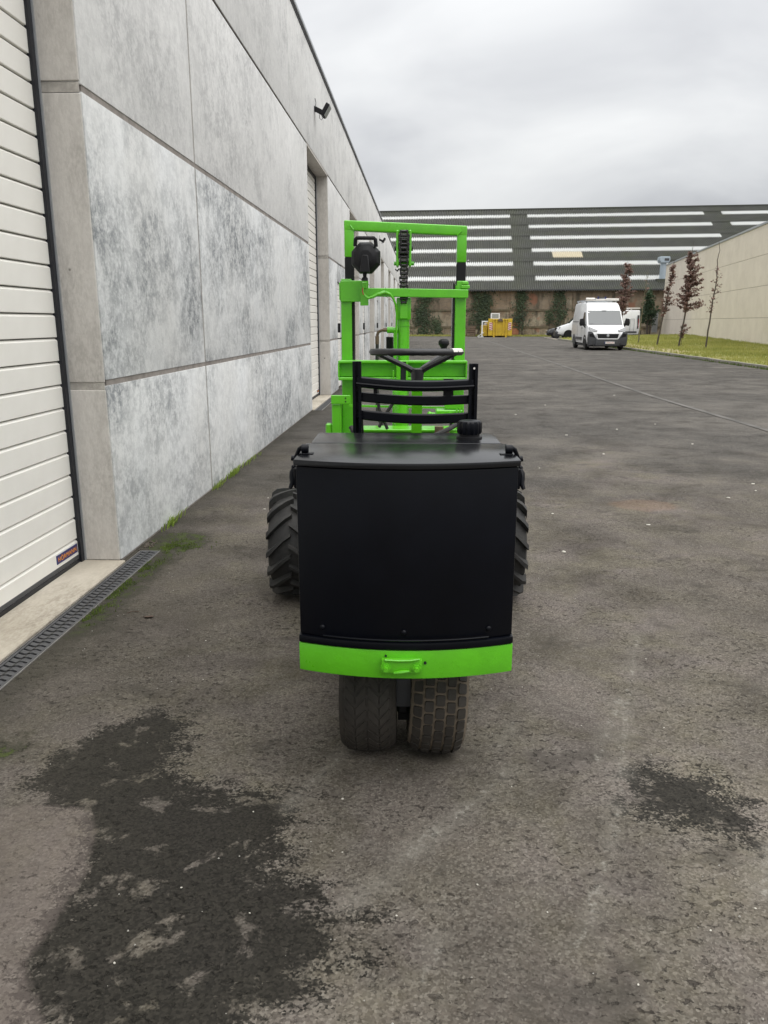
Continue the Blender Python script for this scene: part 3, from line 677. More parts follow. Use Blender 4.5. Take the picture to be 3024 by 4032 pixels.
rows_d = [3.05, 7.5, 11.95, 16.4, 20.8, 25.25]
cnt = 0
for ri, dc in enumerate(rows_d):
    for (sa, sb_) in ((-9.6, 9.75), (12.0, 34.9), (37.15, 44.2)):
        sh = 0
        n = int((sb_-sa)/SW)
        for i in range(n):
            s = round((sb_-SW/2-i*SW if sa < 0 else sa+SW/2+i*SW)/PIT)*PIT
            if ri <= 1 and s > 27: continue
            if ri == 2 and s > 33: continue
            if ri == 3 and s > 40: continue
            o = put_sheet('skylight_sheet', s-SW/2+sh, s+SW/2+sh, dc-.66, dc+.66, .045+.008*((i+ri) % 2), None, sk_me); cnt += 1
for dc in rows_d: put_sheet('roof_lap_strip', S0-.5, S1+.5, dc+.52, dc+1.25, .085, M_ROOF)
for i in range(3):
    put_sheet('cream_roof_sheet', 14.3+i*1.14, 15.44+i*1.14, 9.35, 11.25, .05, M_CREAM)
hbox('ridge_cap', S0-.5, S1+.5, DRID-.3, DRID+.3, EZ+TS*DRID-.08, EZ+TS*DRID+.1, M_ROOF)
m_ = MB(); L = (S1-S0); hh = EZ+TS*DRID
me_, _ = mesh_of(MB().add([HP(S0,DRID,hh), HP(S1,DRID,hh), HP(S1,DRID*2,EZ), HP(S0,DRID*2,EZ)], [(0,1,2,3)]), 'rear_roof', 0); me_.materials.append(M_ROOF)
q = HP((S0+S1)/2, DRID*1.5, (hh+EZ)/2); inst('rear_roof_slope', me_, q, roof_o)
for s in (S0, S1):
    gm, c = mesh_of(MB().add([HP(s,0,0), HP(s,DRID*2,0), HP(s,DRID*2,EZ), HP(s,DRID,hh), HP(s,0,EZ)], [(0,1,2,3,4)]), 'gable', 0); gm.materials.append(M_BRICK)
    inst('gable_wall', gm, c, hall)
# roof vent
vd = 2.3; vz = EZ+TS*vd; vs_ = 25.25
vt = thing('roof_ventilator', HP(vs_, vd, vz), 'blue grey ventilation pipe with square cowl on the hall roof', 'vent')
c = HP(vs_, vd, 0)
obj('pipe', MB().cyl((c[0], c[1], vz-.2), (c[0], c[1], vz+1.9), .32, n=20), M_GALV, vt)
obj('cowl', MB().prism([(c[0]-.42, vz+1.75), (c[0]+.42, vz+1.75), (c[0]+.56, vz+2.05), (c[0]+.50, vz+2.38), (c[0]-.50, vz+2.38), (c[0]-.56, vz+2.05)], 'y', c[1]-.5, c[1]+.5), M_GALV, vt, bevel=.03)
obj('flashing', MB().box(c[0]-.7, c[0]+.5, c[1]-.6, c[1]+.6, vz-.25, vz+.12), M_ROOF, vt)
obj('louvre', MB().box(c[0]-.05, c[0]+.42, c[1]-.53, c[1]-.5, vz+1.95, vz+2.2), M_DGREY, vt)

# ivy on the hall wall
def ivy(s0, s1, z0, z1, n, label, shape='column', seed=1):
    r = random.Random(seed); sc_ = (s0+s1)/2
    t = thing('ivy_plant', HP(sc_, -.12, 0), label, 'ivy', 'ivy growing up the brick hall')
    m_ = MB(); w = (s1-s0)/2
    blobs = []
    for i in range(18):
        z = z0+(z1-z0)*r.random()**(.9); k = (z-z0)/(z1-z0+.01)
        ww = w*(1 if shape == 'column' else (1.0-.75*k if shape == 'cone' else .55+.45*math.sin(k*3)))
        blobs.append((sc_+r.uniform(-ww, ww)*.7, z, .25+.35*r.random()*min(1, w)))
    for i in range(n):
        bs, bz, br = r.choice(blobs)
        a = r.uniform(0, 6.28); q = br*math.sqrt(r.random())*1.25
        s, z = bs+math.cos(a)*q, bz+math.sin(a)*q*1.5
        if i % 5 == 0: s, z = sc_+r.gauss(0, w*.75), z0+(z1-z0)*r.random()
        if z < .05 or z > EZ-.1: continue
        m_.leaf(HP(s, -.12-r.random()*.30*(1-q/(br*1.3))-.03, z), r.uniform(.09, .20), nrm=(r.uniform(-.6,.6), -1, r.uniform(-.1,.9)), asp=.8, r=r)
    obj('foliage', m_, M_IVY, t, smooth=0)
    m_ = MB()
    for i in range(4):
        x = sc_+r.uniform(-.35, .35)*w; p = []
        for k in range(9): p.append(HP(x+r.uniform(-.12,.12), -.14, .02+(z1-.1)*k/8))
        m_.tube(p, [.045-.004*k for k in range(9)], n=5)
    obj('stem', m_, M_BARK, t)
ivy(-1.2, .85, .2, 4.3, 1600, 'dense ivy on the brick wall seen between the mast and right post', 'column', 2)
ivy(1.0, 1.9, .3, 1.7, 350, 'low light green creeper right of the densest ivy', 'cone', 12)
ivy(4.9, 7.4, .8, 4.7, 2000, 'spreading dark ivy on the brick wall behind the yellow skip', 'cone2', 3)
ivy(9.6, 11.2, .8, 4.6, 900, 'thin forked ivy over the orange brick infill', 'cone2', 4)
ivy(13.7, 15.1, 1.6, 4.7, 650, 'thin ivy strand on the wall above the long white van', 'cone2', 5)
ivy(13.0, 13.9, 1.2, 2.6, 200, 'small sparse ivy clump low on the wall above the black car', 'cone', 6)
ivy(-4.4, -2.6, .2, 3.6, 500, 'ivy at the left end of the brick wall behind the mast', 'column', 8)
# rough grass at the wall foot
def blades(name, pts, hmin, hmax, mat, w=.02, kind='stuff', lean=.4, seed=3):
    r = random.Random(seed); m_ = MB()
    for x, y, z in pts:
        h = r.uniform(hmin, hmax); a = r.uniform(0, 6.28); dx_, dy_ = math.cos(a)*w, math.sin(a)*w; l = r.uniform(0, lean)*h; b_ = r.uniform(0, 6.28)
        m_.add([(x-dx_, y-dy_, z-.01), (x+dx_, y+dy_, z-.01), (x+math.cos(b_)*l, y+math.sin(b_)*l, z+h)], [(0,1,2)])
    return m_
r = random.Random(5); pts = []
for i in range(4200):
    s = r.uniform(-6, 24); d = -.1-2.6*r.random()**1.7; p = HP(s, d, 0.02); pts.append(p)
o = obj('wall_foot_grass', blades('g', pts, .05, .22, M_BLADE, .05), M_BLADE, smooth=0); tag(o, 'rough grass along the foot of the brick hall wall', 'grass', kind='stuff')
mb = MB(); a, b_, c_, d_ = HP(-6,-2.3,.01), HP(24,-2.6,.01), HP(24,0,.05), HP(-6,0,.05)
gm = obj('grass_strip_ground', MB().add([a,b_,c_,d_], [(0,1,2,3)]), M_VERGE); tag(gm, kind='structure')

# ------------------------------------------------------------------ right: verge, kerb, beige building
def bwx(y): return 18.96+.135*(y-43.2)
def kx(y): return 10.85+.012*(y-25)
def zb(y): return .19+(max(y, 30)-43)/36*.36
def vz_(x, y):
    t = min(max((x-kx(y)-.2)/(bwx(y)-kx(y)-.2), 0), 1)
    return .10+(zb(y)-.10)*(t**.8)+.05*t*(1-t)*4*.6
mb = MB(); nxv, nyv = 16, 46; vs = []
for j in range(nyv+1):
    y = 16+(68-16)*j/nyv
    for i in range(nxv+1):
        x = kx(y)+.15+(bwx(y)+.2-kx(y)-.15)*i/nxv
        vs.append((x, y, vz_(x, y)+(.02*mnoise.noise((x*1.3, y*1.3, 0)) if i > 0 else 0)))
mb.add(vs, [(j*(nxv+1)+i, j*(nxv+1)+i+1, (j+1)*(nxv+1)+i+1, (j+1)*(nxv+1)+i) for j in range(nyv) for i in range(nxv)])
verge = obj('grass_verge_ground', mb, M_VERGE, center=(0,0,0)); tag(verge, kind='structure')
at_ = verge.data.attributes.new('bare', 'FLOAT', 'POINT')
at_.data.foreach_set('value', [max(0, 1-abs((v.co.x-kx(v.co.y)-.9)/1.1))*(1 if 36 < v.co.y < 50 else .4) for v in verge.data.vertices])
r = random.Random(9); pts = []
while len(pts) < 30000:
    y = 22+46*r.random(); x = kx(y)+.2+(bwx(y)-kx(y)-.25)*r.random()
    bare = max(0, 1-abs((x-kx(y)-.9)/1.1))*(1 if 36 < y < 50 else .3)
    if r.random() < bare*.85: continue
    if mnoise.noise((x*.5, y*.5, 1)) < -.25 and r.random() < .6: continue
    pts.append((x, y, vz_(x, y)))
o = obj('verge_grass', blades('g', pts, .04, .15, M_BLADE, .022), M_BLADE, smooth=0); tag(o, 'short green and yellow grass on the verge by the beige wall', 'grass', kind='stuff')
kb = bpy.data.objects.new('kerb', None); link(kb, (11, 40, 0), None); tag(kb, kind='structure')
km, _ = mesh_of(MB().box(-.075, .075, -.493, .493, -.10, .115), 'kerb_stone', .018, 2, center=(0,0,0)); km.materials.append(M_KERB)
for i in range(46):
    y = 22+i*1.0
    inst('kerb_stone', km, (kx(y)+.075, y, rnd.uniform(-.008, .008)), kb, rot=(0, rnd.uniform(-.02,.02), -.012+rnd.uniform(-.008,.008)))
km2, _ = mesh_of(MB().box(-.06, .06, -.493, .493, -.10, .06), 'kerb_stone', .015, 2, center=(0,0,0)); km2.materials.append(M_SILL)
for i in range(9):
    y = 68.5+i*1.0
    inst('kerb_stone', km2, (11.3+.04*(y-66), y, 0), kb, rot=(0, 0, -.04))
r = random.Random(21); pts = []
for i in range(900):
    y = 24+36*r.random()**1.3; pts.append((kx(y)-.02-.08*r.random()**2, y, 0.0))
o = obj('gutter_weeds', blades('g', pts, .03, .11, M_MOSS, .02), M_MOSS, smooth=0); tag(o, 'small weeds growing along the kerb gutter', 'grass', kind='stuff')

bh = thing('beige_warehouse', (22, 55, 0), 'beige concrete panel warehouse with grey coping behind the grass verge', 'building')
yjs = [16.9+5.85*k for k in range(12)]; yjs[-1] = 81.8
zjs = [(0, 1.69), (1.71, 3.48), (3.50, 5.225), (5.245, 6.93)]
bang = -math.atan(.135)
def bbox(name, ya, yb, x0, x1, z0, z1, mat, bevel=.006):
    w, d_, h = x1-x0, math.hypot(yb-ya, bwx(yb)-bwx(ya)), z1-z0
    me_, _ = mesh_of(MB().box(-w/2, w/2, -d_/2, d_/2, -h/2, h/2), name, bevel); me_.materials.append(mat)
    ym = (ya+yb)/2; xm = (x0+x1)/2
    return inst(name, me_, (bwx(ym)+xm*math.cos(bang), ym+xm*math.sin(bang), (z0+z1)/2), bh, rot=(0, 0, bang))
for a, b_ in zip(yjs[:-1], yjs[1:]):
    for z0, z1 in zjs: bbox('wall_panel', a+.01, b_-.01, 0, .2, z0, z1, M_BEIGE)
bbox('joint_filler', 16.95, 81.7, .025, .3, 0, 6.9, M_MORTAR, 0)
bbox('coping', 16.7, 81.95, -.06, .5, 6.935, 7.06, M_ALU)
far_ = mesh_of(MB().box(0, 20, -.15, .15, 0, 6.9), 'end', 0, center=(0,0,0))[0]; far_.materials.append(M_BEIGE)
inst('end_wall', far_, (bwx(81.6)+.25, 81.6, 0), bh, rot=(0, 0, bang)); inst('end_wall', far_, (bwx(17.2)+.25, 17.2, 0), bh, rot=(0, 0, bang))
bbox('roof', 17.2, 81.6, .3, 20, 6.6, 6.75, M_PALESHEET, 0)
ms = obj('metal_sheet', MB().prism([(x, .03*(i % 2)) for i, x in enumerate([0,.1,.14,.24,.28,.38,.42,.52,.56])]+[(.56,.06),(0,.06)], 'z', .45, 2.55), M_PALESHEET)
ms.location = (23.35, 81.3, ms.location.z); tag(ms, 'upright grey metal sheet at the far corner of the beige wall', 'metal sheet')

# ------------------------------------------------------------------ trees
def tree(name, base, path, crown, nleaf, label, mat=M_COPPER, bark=M_BARK, r0=.05, seed=1, ls=(.09, .17), twigs=40, whorl=True):
    r = random.Random(seed); t = thing(name, base, label, 'tree', 'young trees on the verge')
    bx, by, bz = base
    P_ = [Vector((bx+dx_, by, bz+z)) for dx_, z in path]; zs = [z for _, z in path]; top = zs[-1]
    def tr(z):
        for (xa, za), (xb, zb_) in zip(path[:-1], path[1:]):
            if za <= z <= zb_: return bx+xa+(xb-xa)*(z-za)/(zb_-za+1e-6)
        return bx+path[-1][0]
    m_ = MB(); fine = []
    for i in range(len(P_)-1):
        for k in range(4): fine.append(P_[i].lerp(P_[i+1], k/4)+Vector((r.uniform(-.012,.012), r.uniform(-.012,.012), 0))*(1 if i or k else 0))
    fine.append(P_[-1])
    m_.tube([tuple(p) for p in fine], [max(.007, r0*(1-.85*i/len(fine))) for i in range(len(fine))], n=7)
    obj('trunk', m_, bark, t)
    m_ = MB(); lf = MB()
    zlo, zhi = crown[0][0], crown[-1][0]
    def cw(z):
        for (za, wl_, wr), (zb_, wl2, wr2) in zip(crown[:-1], crown[1:]):
            if za <= z <= zb_: k = (z-za)/(zb_-za+1e-6); return wl_+(wl2-wl_)*k, wr+(wr2-wr)*k
        return 0, 0
    br = []
    for i in range(twigs):
        z = zlo+(zhi-zlo)*((i+r.random())/twigs); z = zlo+round((z-zlo)/.2)*.2+r.uniform(-.035,.035); wl_, wr = cw(min(max(z, zlo), zhi)); a = r.uniform(0, 6.28)
        ca = math.cos(a); L = (wr if ca > 0 else wl_)*(abs(ca))+(wl_+wr)/2*(1-abs(ca)); L *= r.uniform(.6, 1.08)
        z0 = max(zlo*.9, z-.18*L-.05); s0 = Vector((tr(min(z0, top)), by, bz+z0)); e0 = s0+Vector((ca*L, math.sin(a)*L, (z-z0)+r.uniform(-.05, .16)))
        mid_ = s0.lerp(e0, .5)+Vector((0,0,-.03)); br.append((s0, mid_, e0))
        m_.tube([tuple(s0), tuple(mid_), tuple(e0)], [.010, .007, .003], n=4)
    if twigs: obj('branches', m_, bark, t)
    for i in range(nleaf):
        s0, mid_, e0 = br[int(r.random()*len(br))]; k = r.random()**.75
        p = s0.lerp(mid_, k*2) if k < .5 else mid_.lerp(e0, k*2-1)
        p = p+Vector((r.gauss(0, .05), r.gauss(0, .05), r.gauss(-.01, .035)))
        lf.leaf(p, r.uniform(*ls), nrm=(r.uniform(-.7,.7), r.uniform(-.9,.4), r.uniform(.2,1)), asp=.6, r=r)
    if nleaf: obj('crown', lf, mat, t, smooth=0)
    return t
g3 = vz_(13.8, 43.4); g2 = vz_(13.4, 45.7); g4 = vz_(14.2, 40.3); g1 = vz_(13.5, 50.2)
tree('copper_tree', (13.81, 43.3, g3), [(0,0),(.12,1.1),(.2,1.9),(.25,2.6),(.28,3.4),(.22,4.6),(.30,5.4)],
     [(1.95,.45,.85),(2.15,.74,.92),(2.6,.68,.76),(3.1,.42,.64),(3.7,.30,.66),(4.3,.16,.62),(4.75,.1,.4)], 3000, 'fullest copper-leaved young tree standing before the beige wall', seed=3, r0=.055, twigs=70)
tree('copper_sprout', (13.90, 43.25, g3+.02), [(0,0),(.06,.5),(.1,.9),(.14,1.15)], [(.55,.15,.25),(.85,.28,.45),(1.15,.15,.3)], 150, 'low copper-leaved sprout at the foot of the fullest copper tree', seed=13, r0=.012, twigs=12)
tree('copper_tree', (13.37, 45.8, g2), [(0,0),(.12,.9),(.25,1.8),(.38,2.9),(.5,3.9),(.58,4.7)],
     [(1.75,.12,.5),(2.1,.2,.55),(2.8,.24,.36),(3.4,.12,.24),(4.4,.06,.14)], 900, 'slim leaning copper-leaved young tree left of the fullest one', seed=4, r0=.05, twigs=34)
tree('bare_tree', (14.19, 40.3, g4), [(0,0),(.06,1.2),(.12,2.2),(.22,3.4),(.16,4.25),(.22,4.7),(.14,5.2)],
     [(1.9,.12,.16),(2.4,.22,.3),(3.0,.25,.3),(3.9,.18,.22)], 110, 'almost bare thin young tree, rightmost on the verge', seed=5, r0=.045, twigs=30)
tree('bare_tree', (13.50, 50.2, g1), [(0,0),(.05,1.2),(.10,2.4),(.2,3.6),(.26,4.4)],
     [(2.2,.15,.2),(3.2,.3,.3),(4.2,.12,.15)], 25, 'bare greenish young tree between the van and the leaning copper tree', bark=M_BARKG, seed=6, r0=.045, twigs=22)
tree('copper_tree', (12.2, 49.5, vz_(12.2,49.5)), [(0,0),(.0,1.5),(.05,2.5),(.08,3.6),(.12,4.9)],
     [(1.9,.35,.45),(2.5,.5,.55),(3.2,.48,.52),(4.0,.35,.4),(4.8,.12,.15)], 2000, 'copper-leaved young tree rising behind the white van', seed=7, r0=.05, twigs=60)
sh = thing('evergreen_shrub', (22.1, 79.3, .4), 'tall dark evergreen shrub at the corner of brick hall and beige wall', 'shrub')
r = random.Random(31); m_ = MB()
blobs = [(r.uniform(-.55,.55), r.uniform(-.4,.4), 1.3+3.0*r.random(), r.uniform(.3,.55)) for i in range(26)]
for i in range(2600):
    b_ = r.choice(blobs); d_ = Vector((r.gauss(0,1), r.gauss(0,1), r.gauss(0,1))).normalized()*b_[3]*r.uniform(.6,1.1)
    k = 1 if b_[2] < 2.6 else max(.35, 1-(b_[2]-2.6)/2.6)
    m_.leaf((22.1+(b_[0]+d_.x)*k, 79.3+b_[1]+d_.y, .4+b_[2]+d_.z*.9-.4), r.uniform(.12,.24), r=r)
obj('foliage', m_, M_SHRUB, sh, smooth=0)
obj('stem', MB().tube([(22.1,79.3,.3),(22.05,79.3,1.2),(22.15,79.3,2.4),(22.1,79.3,3.4)], [.13,.11,.08,.03]).tube([(22.35,79.3,.3),(22.3,79.2,1.2),(22.4,79.3,2.2)], [.09,.08,.03]), M_BARK, sh)

# ------------------------------------------------------------------ vehicles
def veh_section(y, zb_, zt, wb, wm, wt, rr, zbelt=None):
    zbelt = zbelt if zbelt else zb_+(zt-zb_)*.5
    h = [(0, zb_), (wb*.9, zb_), (wb, zb_+.05), (wm, zb_+(zbelt-zb_)*.45), (wm, zbelt), (wt, zt-rr), (wt-rr*.3, zt-rr*.3), (wt-rr, zt), (0, zt)]
    pts = [(x, y, z) for x, z in h]+[(-x, y, z) for x, z in reversed(h[1:-1])]
    return pts
def wheel(parent, c, rad, w, M, side, hub=M_ALU):
    """wheel about the x axis of the vehicle frame"""
    prof = [(-w/2, rad*.55), (-w/2, rad*.86), (-w/2+.03, rad*.97), (-w*.25, rad), (w*.25, rad), (w/2-.03, rad*.97), (w/2, rad*.86), (w/2, rad*.55)]
    e_ = bpy.data.objects.new('wheel', None); pw_ = M @ Vector(c); link(e_, pw_, parent)
    obj('tyre', MB().lathe(prof, c, 'x', 28), M_RUBBER, e_, M=M)
    s = side
    pr2 = [(-.03*1, rad*.62), (.02, rad*.60), (.045, rad*.5), (.03, rad*.2), (.05, rad*.16), (.05, 0.0)]
    pr2 = [(s*(w/2-.045+a), b) for a, b in pr2]
    obj('rim', MB().lathe(pr2, c, 'x', 20), hub, e_, M=M)
    return e_

def ducato():
    Mx = Matrix.Translation((9.72, 42.15, 0)) @ Matrix.Rotation(R(-1.2), 4, 'Z')
    t = thing('parked_van', (9.72, 44.5, 0), 'white high-roof panel van with roof rack facing the camera', 'van')
    W = 1.02
    S = [veh_section(.02,.26,.80,.80,.90,.86,.05), veh_section(.10,.24,1.00,.90,.985,.93,.06), veh_section(.35,.24,1.16,.94,1.01,.95,.07),
         veh_section(.80,.26,1.31,.96,W,.97,.07,1.0), veh_section(1.47,.28,2.08,.97,W,.92,.10,1.25), veh_section(1.72,.30,2.34,.97,W,.89,.13,1.3),
         veh_section(2.05,.30,2.50,.97,W,.88,.14,1.3), veh_section(3.0,.30,2.53,.97,W,.88,.14,1.3), veh_section(5.34,.32,2.52,.97,W,.87,.14,1.3), veh_section(5.40,.40,2.44,.92,.98,.83,.12,1.3)]
    body = obj('body', MB().loft(S), M_WHITE, t, M=Mx, smooth=40)
    def patch(name, q, mat, th=.012, par=None, bevel=0):
        q = [Vector(p) for p in q]; n_ = (q[1]-q[0]).cross(q[3]-q[0]).normalized()*th
        m_ = MB().hexa([tuple(p-n_) for p in q]+[tuple(p+n_) for p in q]); return obj(name, m_, mat, par or t, M=Mx, bevel=bevel)
    patch('windscreen', [(-.90,.835,1.325),(.90,.835,1.325),(.85,1.45,2.055),(-.85,1.45,2.055)], M_GLASS, .02)
    patch('scuttle', [(-.90,.80,1.29),(.90,.80,1.29),(.90,.85,1.335),(-.90,.85,1.335)], M_DGREY, .022)
    obj('wiper', MB().bar((-.80,.85,1.37),(-.2,.86,1.34),.02,.02).bar((-.1,.85,1.36),(.55,.86,1.345),.02,.02), M_BLACKM, t, M=Mx)
    patch('red_folder', [(-.55,.90,1.36),(-.28,.90,1.38),(-.27,.97,1.47),(-.5,.95,1.43)], M_RED, .012)
    patch('toll_sticker', [(-.86,1.31,1.93),(-.79,1.31,1.93),(-.785,1.345,1.98),(-.855,1.345,1.98)], M_WHITE, .018)
    patch('mirror_base_panel', [(-.12,1.405,2.03),(.12,1.405,2.03),(.12,1.445,2.065),(-.12,1.445,2.065)], M_DGREY, .02)
    # side windows
    for s in (-1, 1):
        q = [(s*1.012,1.10,1.32),(s*1.016,1.98,1.32),(s*.935,2.0,1.98),(s*.945,1.55,1.98)]
        patch('side_window', q, M_GLASS, .012)
        for a in (1.02, 2.10, 3.35):
            patch('door_gap', [(s*1.022,a,.42),(s*1.022,a+.012,.42),(s*1.022,a+.012,1.30),(s*1.022,a,1.30)], M_SEAL, .002)
        patch('rub_strip', [(s*1.022,1.95,.52),(s*1.022,3.8,.52),(s*1.022,3.8,.66),(s*1.022,1.95,.66)], M_DGREY, .012)
        patch('slide_rail', [(s*1.0,3.3,1.46),(s*1.0,5.0,1.46),(s*.998,5.0,1.50),(s*.998,3.3,1.50)], M_DGREY, .012)
        patch('door_handle', [(s*1.022,1.84,1.12),(s*1.022,2.02,1.12),(s*1.022,2.02,1.17),(s*1.022,1.84,1.17)], M_DGREY, .015)
        mm = MB().prism([(s*1.02,1.28),(s*1.30,1.26),(s*1.33,1.40),(s*1.31,1.62),(s*1.12,1.66),(s*1.07,1.5)], 'y', .98, 1.14)
        obj('wing_mirror', mm, M_BLACKM, t, M=Mx, bevel=.03, seg=2)
        obj('mirror_arm', MB().bar((s*1.0,1.10,1.30),(s*1.15,1.06,1.36),.08,.06).bar((s*1.0,1.12,1.18),(s*1.12,1.06,1.30),.03,.05), M_BLACKM, t, M=Mx)
        # headlight
        q = [(s*.97,.22,1.21),(s*.52,.10,1.03),(s*.60,.075,.97),(s*.93,.12,1.0)]
        if s > 0: q = q[::-1]
        patch('headlight', q, M_LAMP, .035)
        # bumper corner
        mm = MB().prism([(s*.56,.58),(s*.62,.30),(s*1.0,.24),(s*1.03,.62),(s*1.0,.98),(s*.80,.96)], 'y', -.02, .22)
        obj('bumper_corner', mm, M_DGREY, t, M=Mx, bevel=.03, seg=2)
        mm = MB().prism([(s*.66,.66),(s*.95,.72),(s*.96,.84),(s*.80,.88)], 'y', -.03, .0); obj('fog_recess', mm, M_BLACKM, t, M=Mx)
        for y_ in (.98, 4.43):
            wheel(t, (s*.905, y_, .345), .345, .225, Mx, s)
            arch = MB()
            for i in range(13):
                a0 = math.pi*i/13; a1 = math.pi*(i+1)/13
                ra, rb = .36, .45
                arch.hexa([(s*1.0,y_+ra*math.cos(a0),.345+ra*math.sin(a0)),(s*1.0,y_+ra*math.cos(a1),.345+ra*math.sin(a1)),(s*1.0,y_+rb*math.cos(a1),.345+rb*math.sin(a1)),(s*1.0,y_+rb*math.cos(a0),.345+rb*math.sin(a0)),
                           (s*1.03,y_+ra*math.cos(a0),.345+ra*math.sin(a0)),(s*1.03,y_+ra*math.cos(a1),.345+ra*math.sin(a1)),(s*1.03,y_+rb*math.cos(a1),.345+rb*math.sin(a1)),(s*1.03,y_+rb*math.cos(a0),.345+rb*math.sin(a0))])
            arch.box(min(s*.98, s*1.0235), max(s*.98, s*1.0235), y_-.36, y_+.36, .24, .6)
            obj('wheel_arch', arch, M_DGREY if y_ > 2 else M_BLACKM, t, M=Mx)
    obj('bumper', MB().prism([(-.64,.24),(.64,.24),(.60,.60),(-.60,.60)], 'y', -.05, .2), M_DGREY, t, M=Mx, bevel=.03, seg=2)
    obj('under_tray', MB().prism([(-.95,.2),(.95,.2),(.9,.34),(-.9,.34)], 'y', .02, 5.0), M_BLACKM, t, M=Mx)
    obj('grille', MB().prism([(-.50,.63),(.50,.63),(.57,.86),(-.57,.86)], 'y', -.05, .05), M_BLACKM, t, M=Mx, bevel=.01)
    for k in range(4): obj('grille_bar', MB().box(-.52, .52, -.058, -.048, .665+k*.05, .675+k*.05), M_DGREY, t, M=Mx)
    fr = MB(); w2 = .03
    lo, hi = [(-.53,.60),(.53,.60)], [(.61,.88),(-.61,.88)]
    q = lo+hi
    for i in range(3): a, b_ = [q[3],q[0],q[1],q[2]][i], [q[0],q[1],q[2],q[3]][i]; fr.bar((a[0],-.045,a[1]),(b_[0],-.045,b_[1]),.05,.045,up=(0,1,0))
    obj('grille_frame', fr, M_WHITE, t, M=Mx)
    obj('badge', MB().lathe([(-.075,.0),(-.075,.055),(-.068,.07),(-.045,.075)], (0,0,.76), 'y', 20), M_ALU, t, M=Mx)
    pl = obj('number_plate', MB().box(-.16, .36, -.066, -.052, .345, .455), M_STRIPEW, t, M=Mx, bevel=.004)
    obj('plate_band', MB().box(-.158, -.115, -.068, -.064, .35, .45), M_BLUE, pl, M=Mx)
    tm = text_mesh('1 EHH 370', .085, M_RED, 'plate_lettering', .0, .92); t_ = inst('plate_lettering', tm, Mx @ Vector((.115,-.069,.40)), pl); t_.rotation_euler = (R(90),0,R(-1.2))
    # roof rack
    rk = MB()
    for y_ in (2.3, 3.6, 4.9): rk.box(-.88, .88, y_-.03, y_+.03, 2.58, 2.62)
    for x_ in (-.84, .84): rk.box(x_-.02, x_+.02, 2.2, 5.0, 2.62, 2.66)
    for y_ in (2.3, 3.6, 4.9):
        for x_ in (-.8, .8): rk.box(x_-.025, x_+.025, y_-.04, y_+.04, 2.47, 2.60)
    obj('roof_rack', rk, M_ALU, t, M=Mx)
    obj('pipe_carrier', MB().cyl((-.86,2.15,2.69),(-.40,2.16,2.69),.065).box(-.88,-.35,2.1,2.3,2.60,2.63), M_STRIPEW, t, M=Mx)
    obj('deflector', MB().prism([(.18,2.62),(.92,2.60),(.92,2.72),(.22,2.73)], 'y', 2.12, 2.18), M_STRIPEW, t, M=Mx, bevel=.01)
    obj('deflector', MB().prism([(-.34,2.60),(.18,2.61),(.18,2.68),(-.34,2.69)], 'y', 2.1, 2.16), M_STRIPEW, t, M=Mx, bevel=.01)
    ld = thing('ladder', Mx @ Vector((-.1, 3.6, 2.67)), 'folded ladder with blue clamps lying on the white van roof rack', 'ladder')
    l_ = MB()
    for x_ in (-.30, .22): l_.box(x_-.03, x_+.03, 2.4, 5.2, 2.665, 2.755)
    obj('rail', l_, M_ALU, ld, M=Mx)
    for k in range(9): obj('rung', MB().box(-.27, .19, 2.55+k*.3, 2.59+k*.3, 2.69, 2.725), M_ALU, ld, M=Mx)
    for x_ in (-.16, .24): obj('clamp', MB().box(x_-.035, x_+.035, 2.36, 2.44, 2.66, 2.83), M_BLUE, ld, M=Mx)
    obj('top_bar', MB().box(-.14, .22, 2.36, 2.42, 2.765, 2.80), M_DGREY, ld, M=Mx)
ducato()

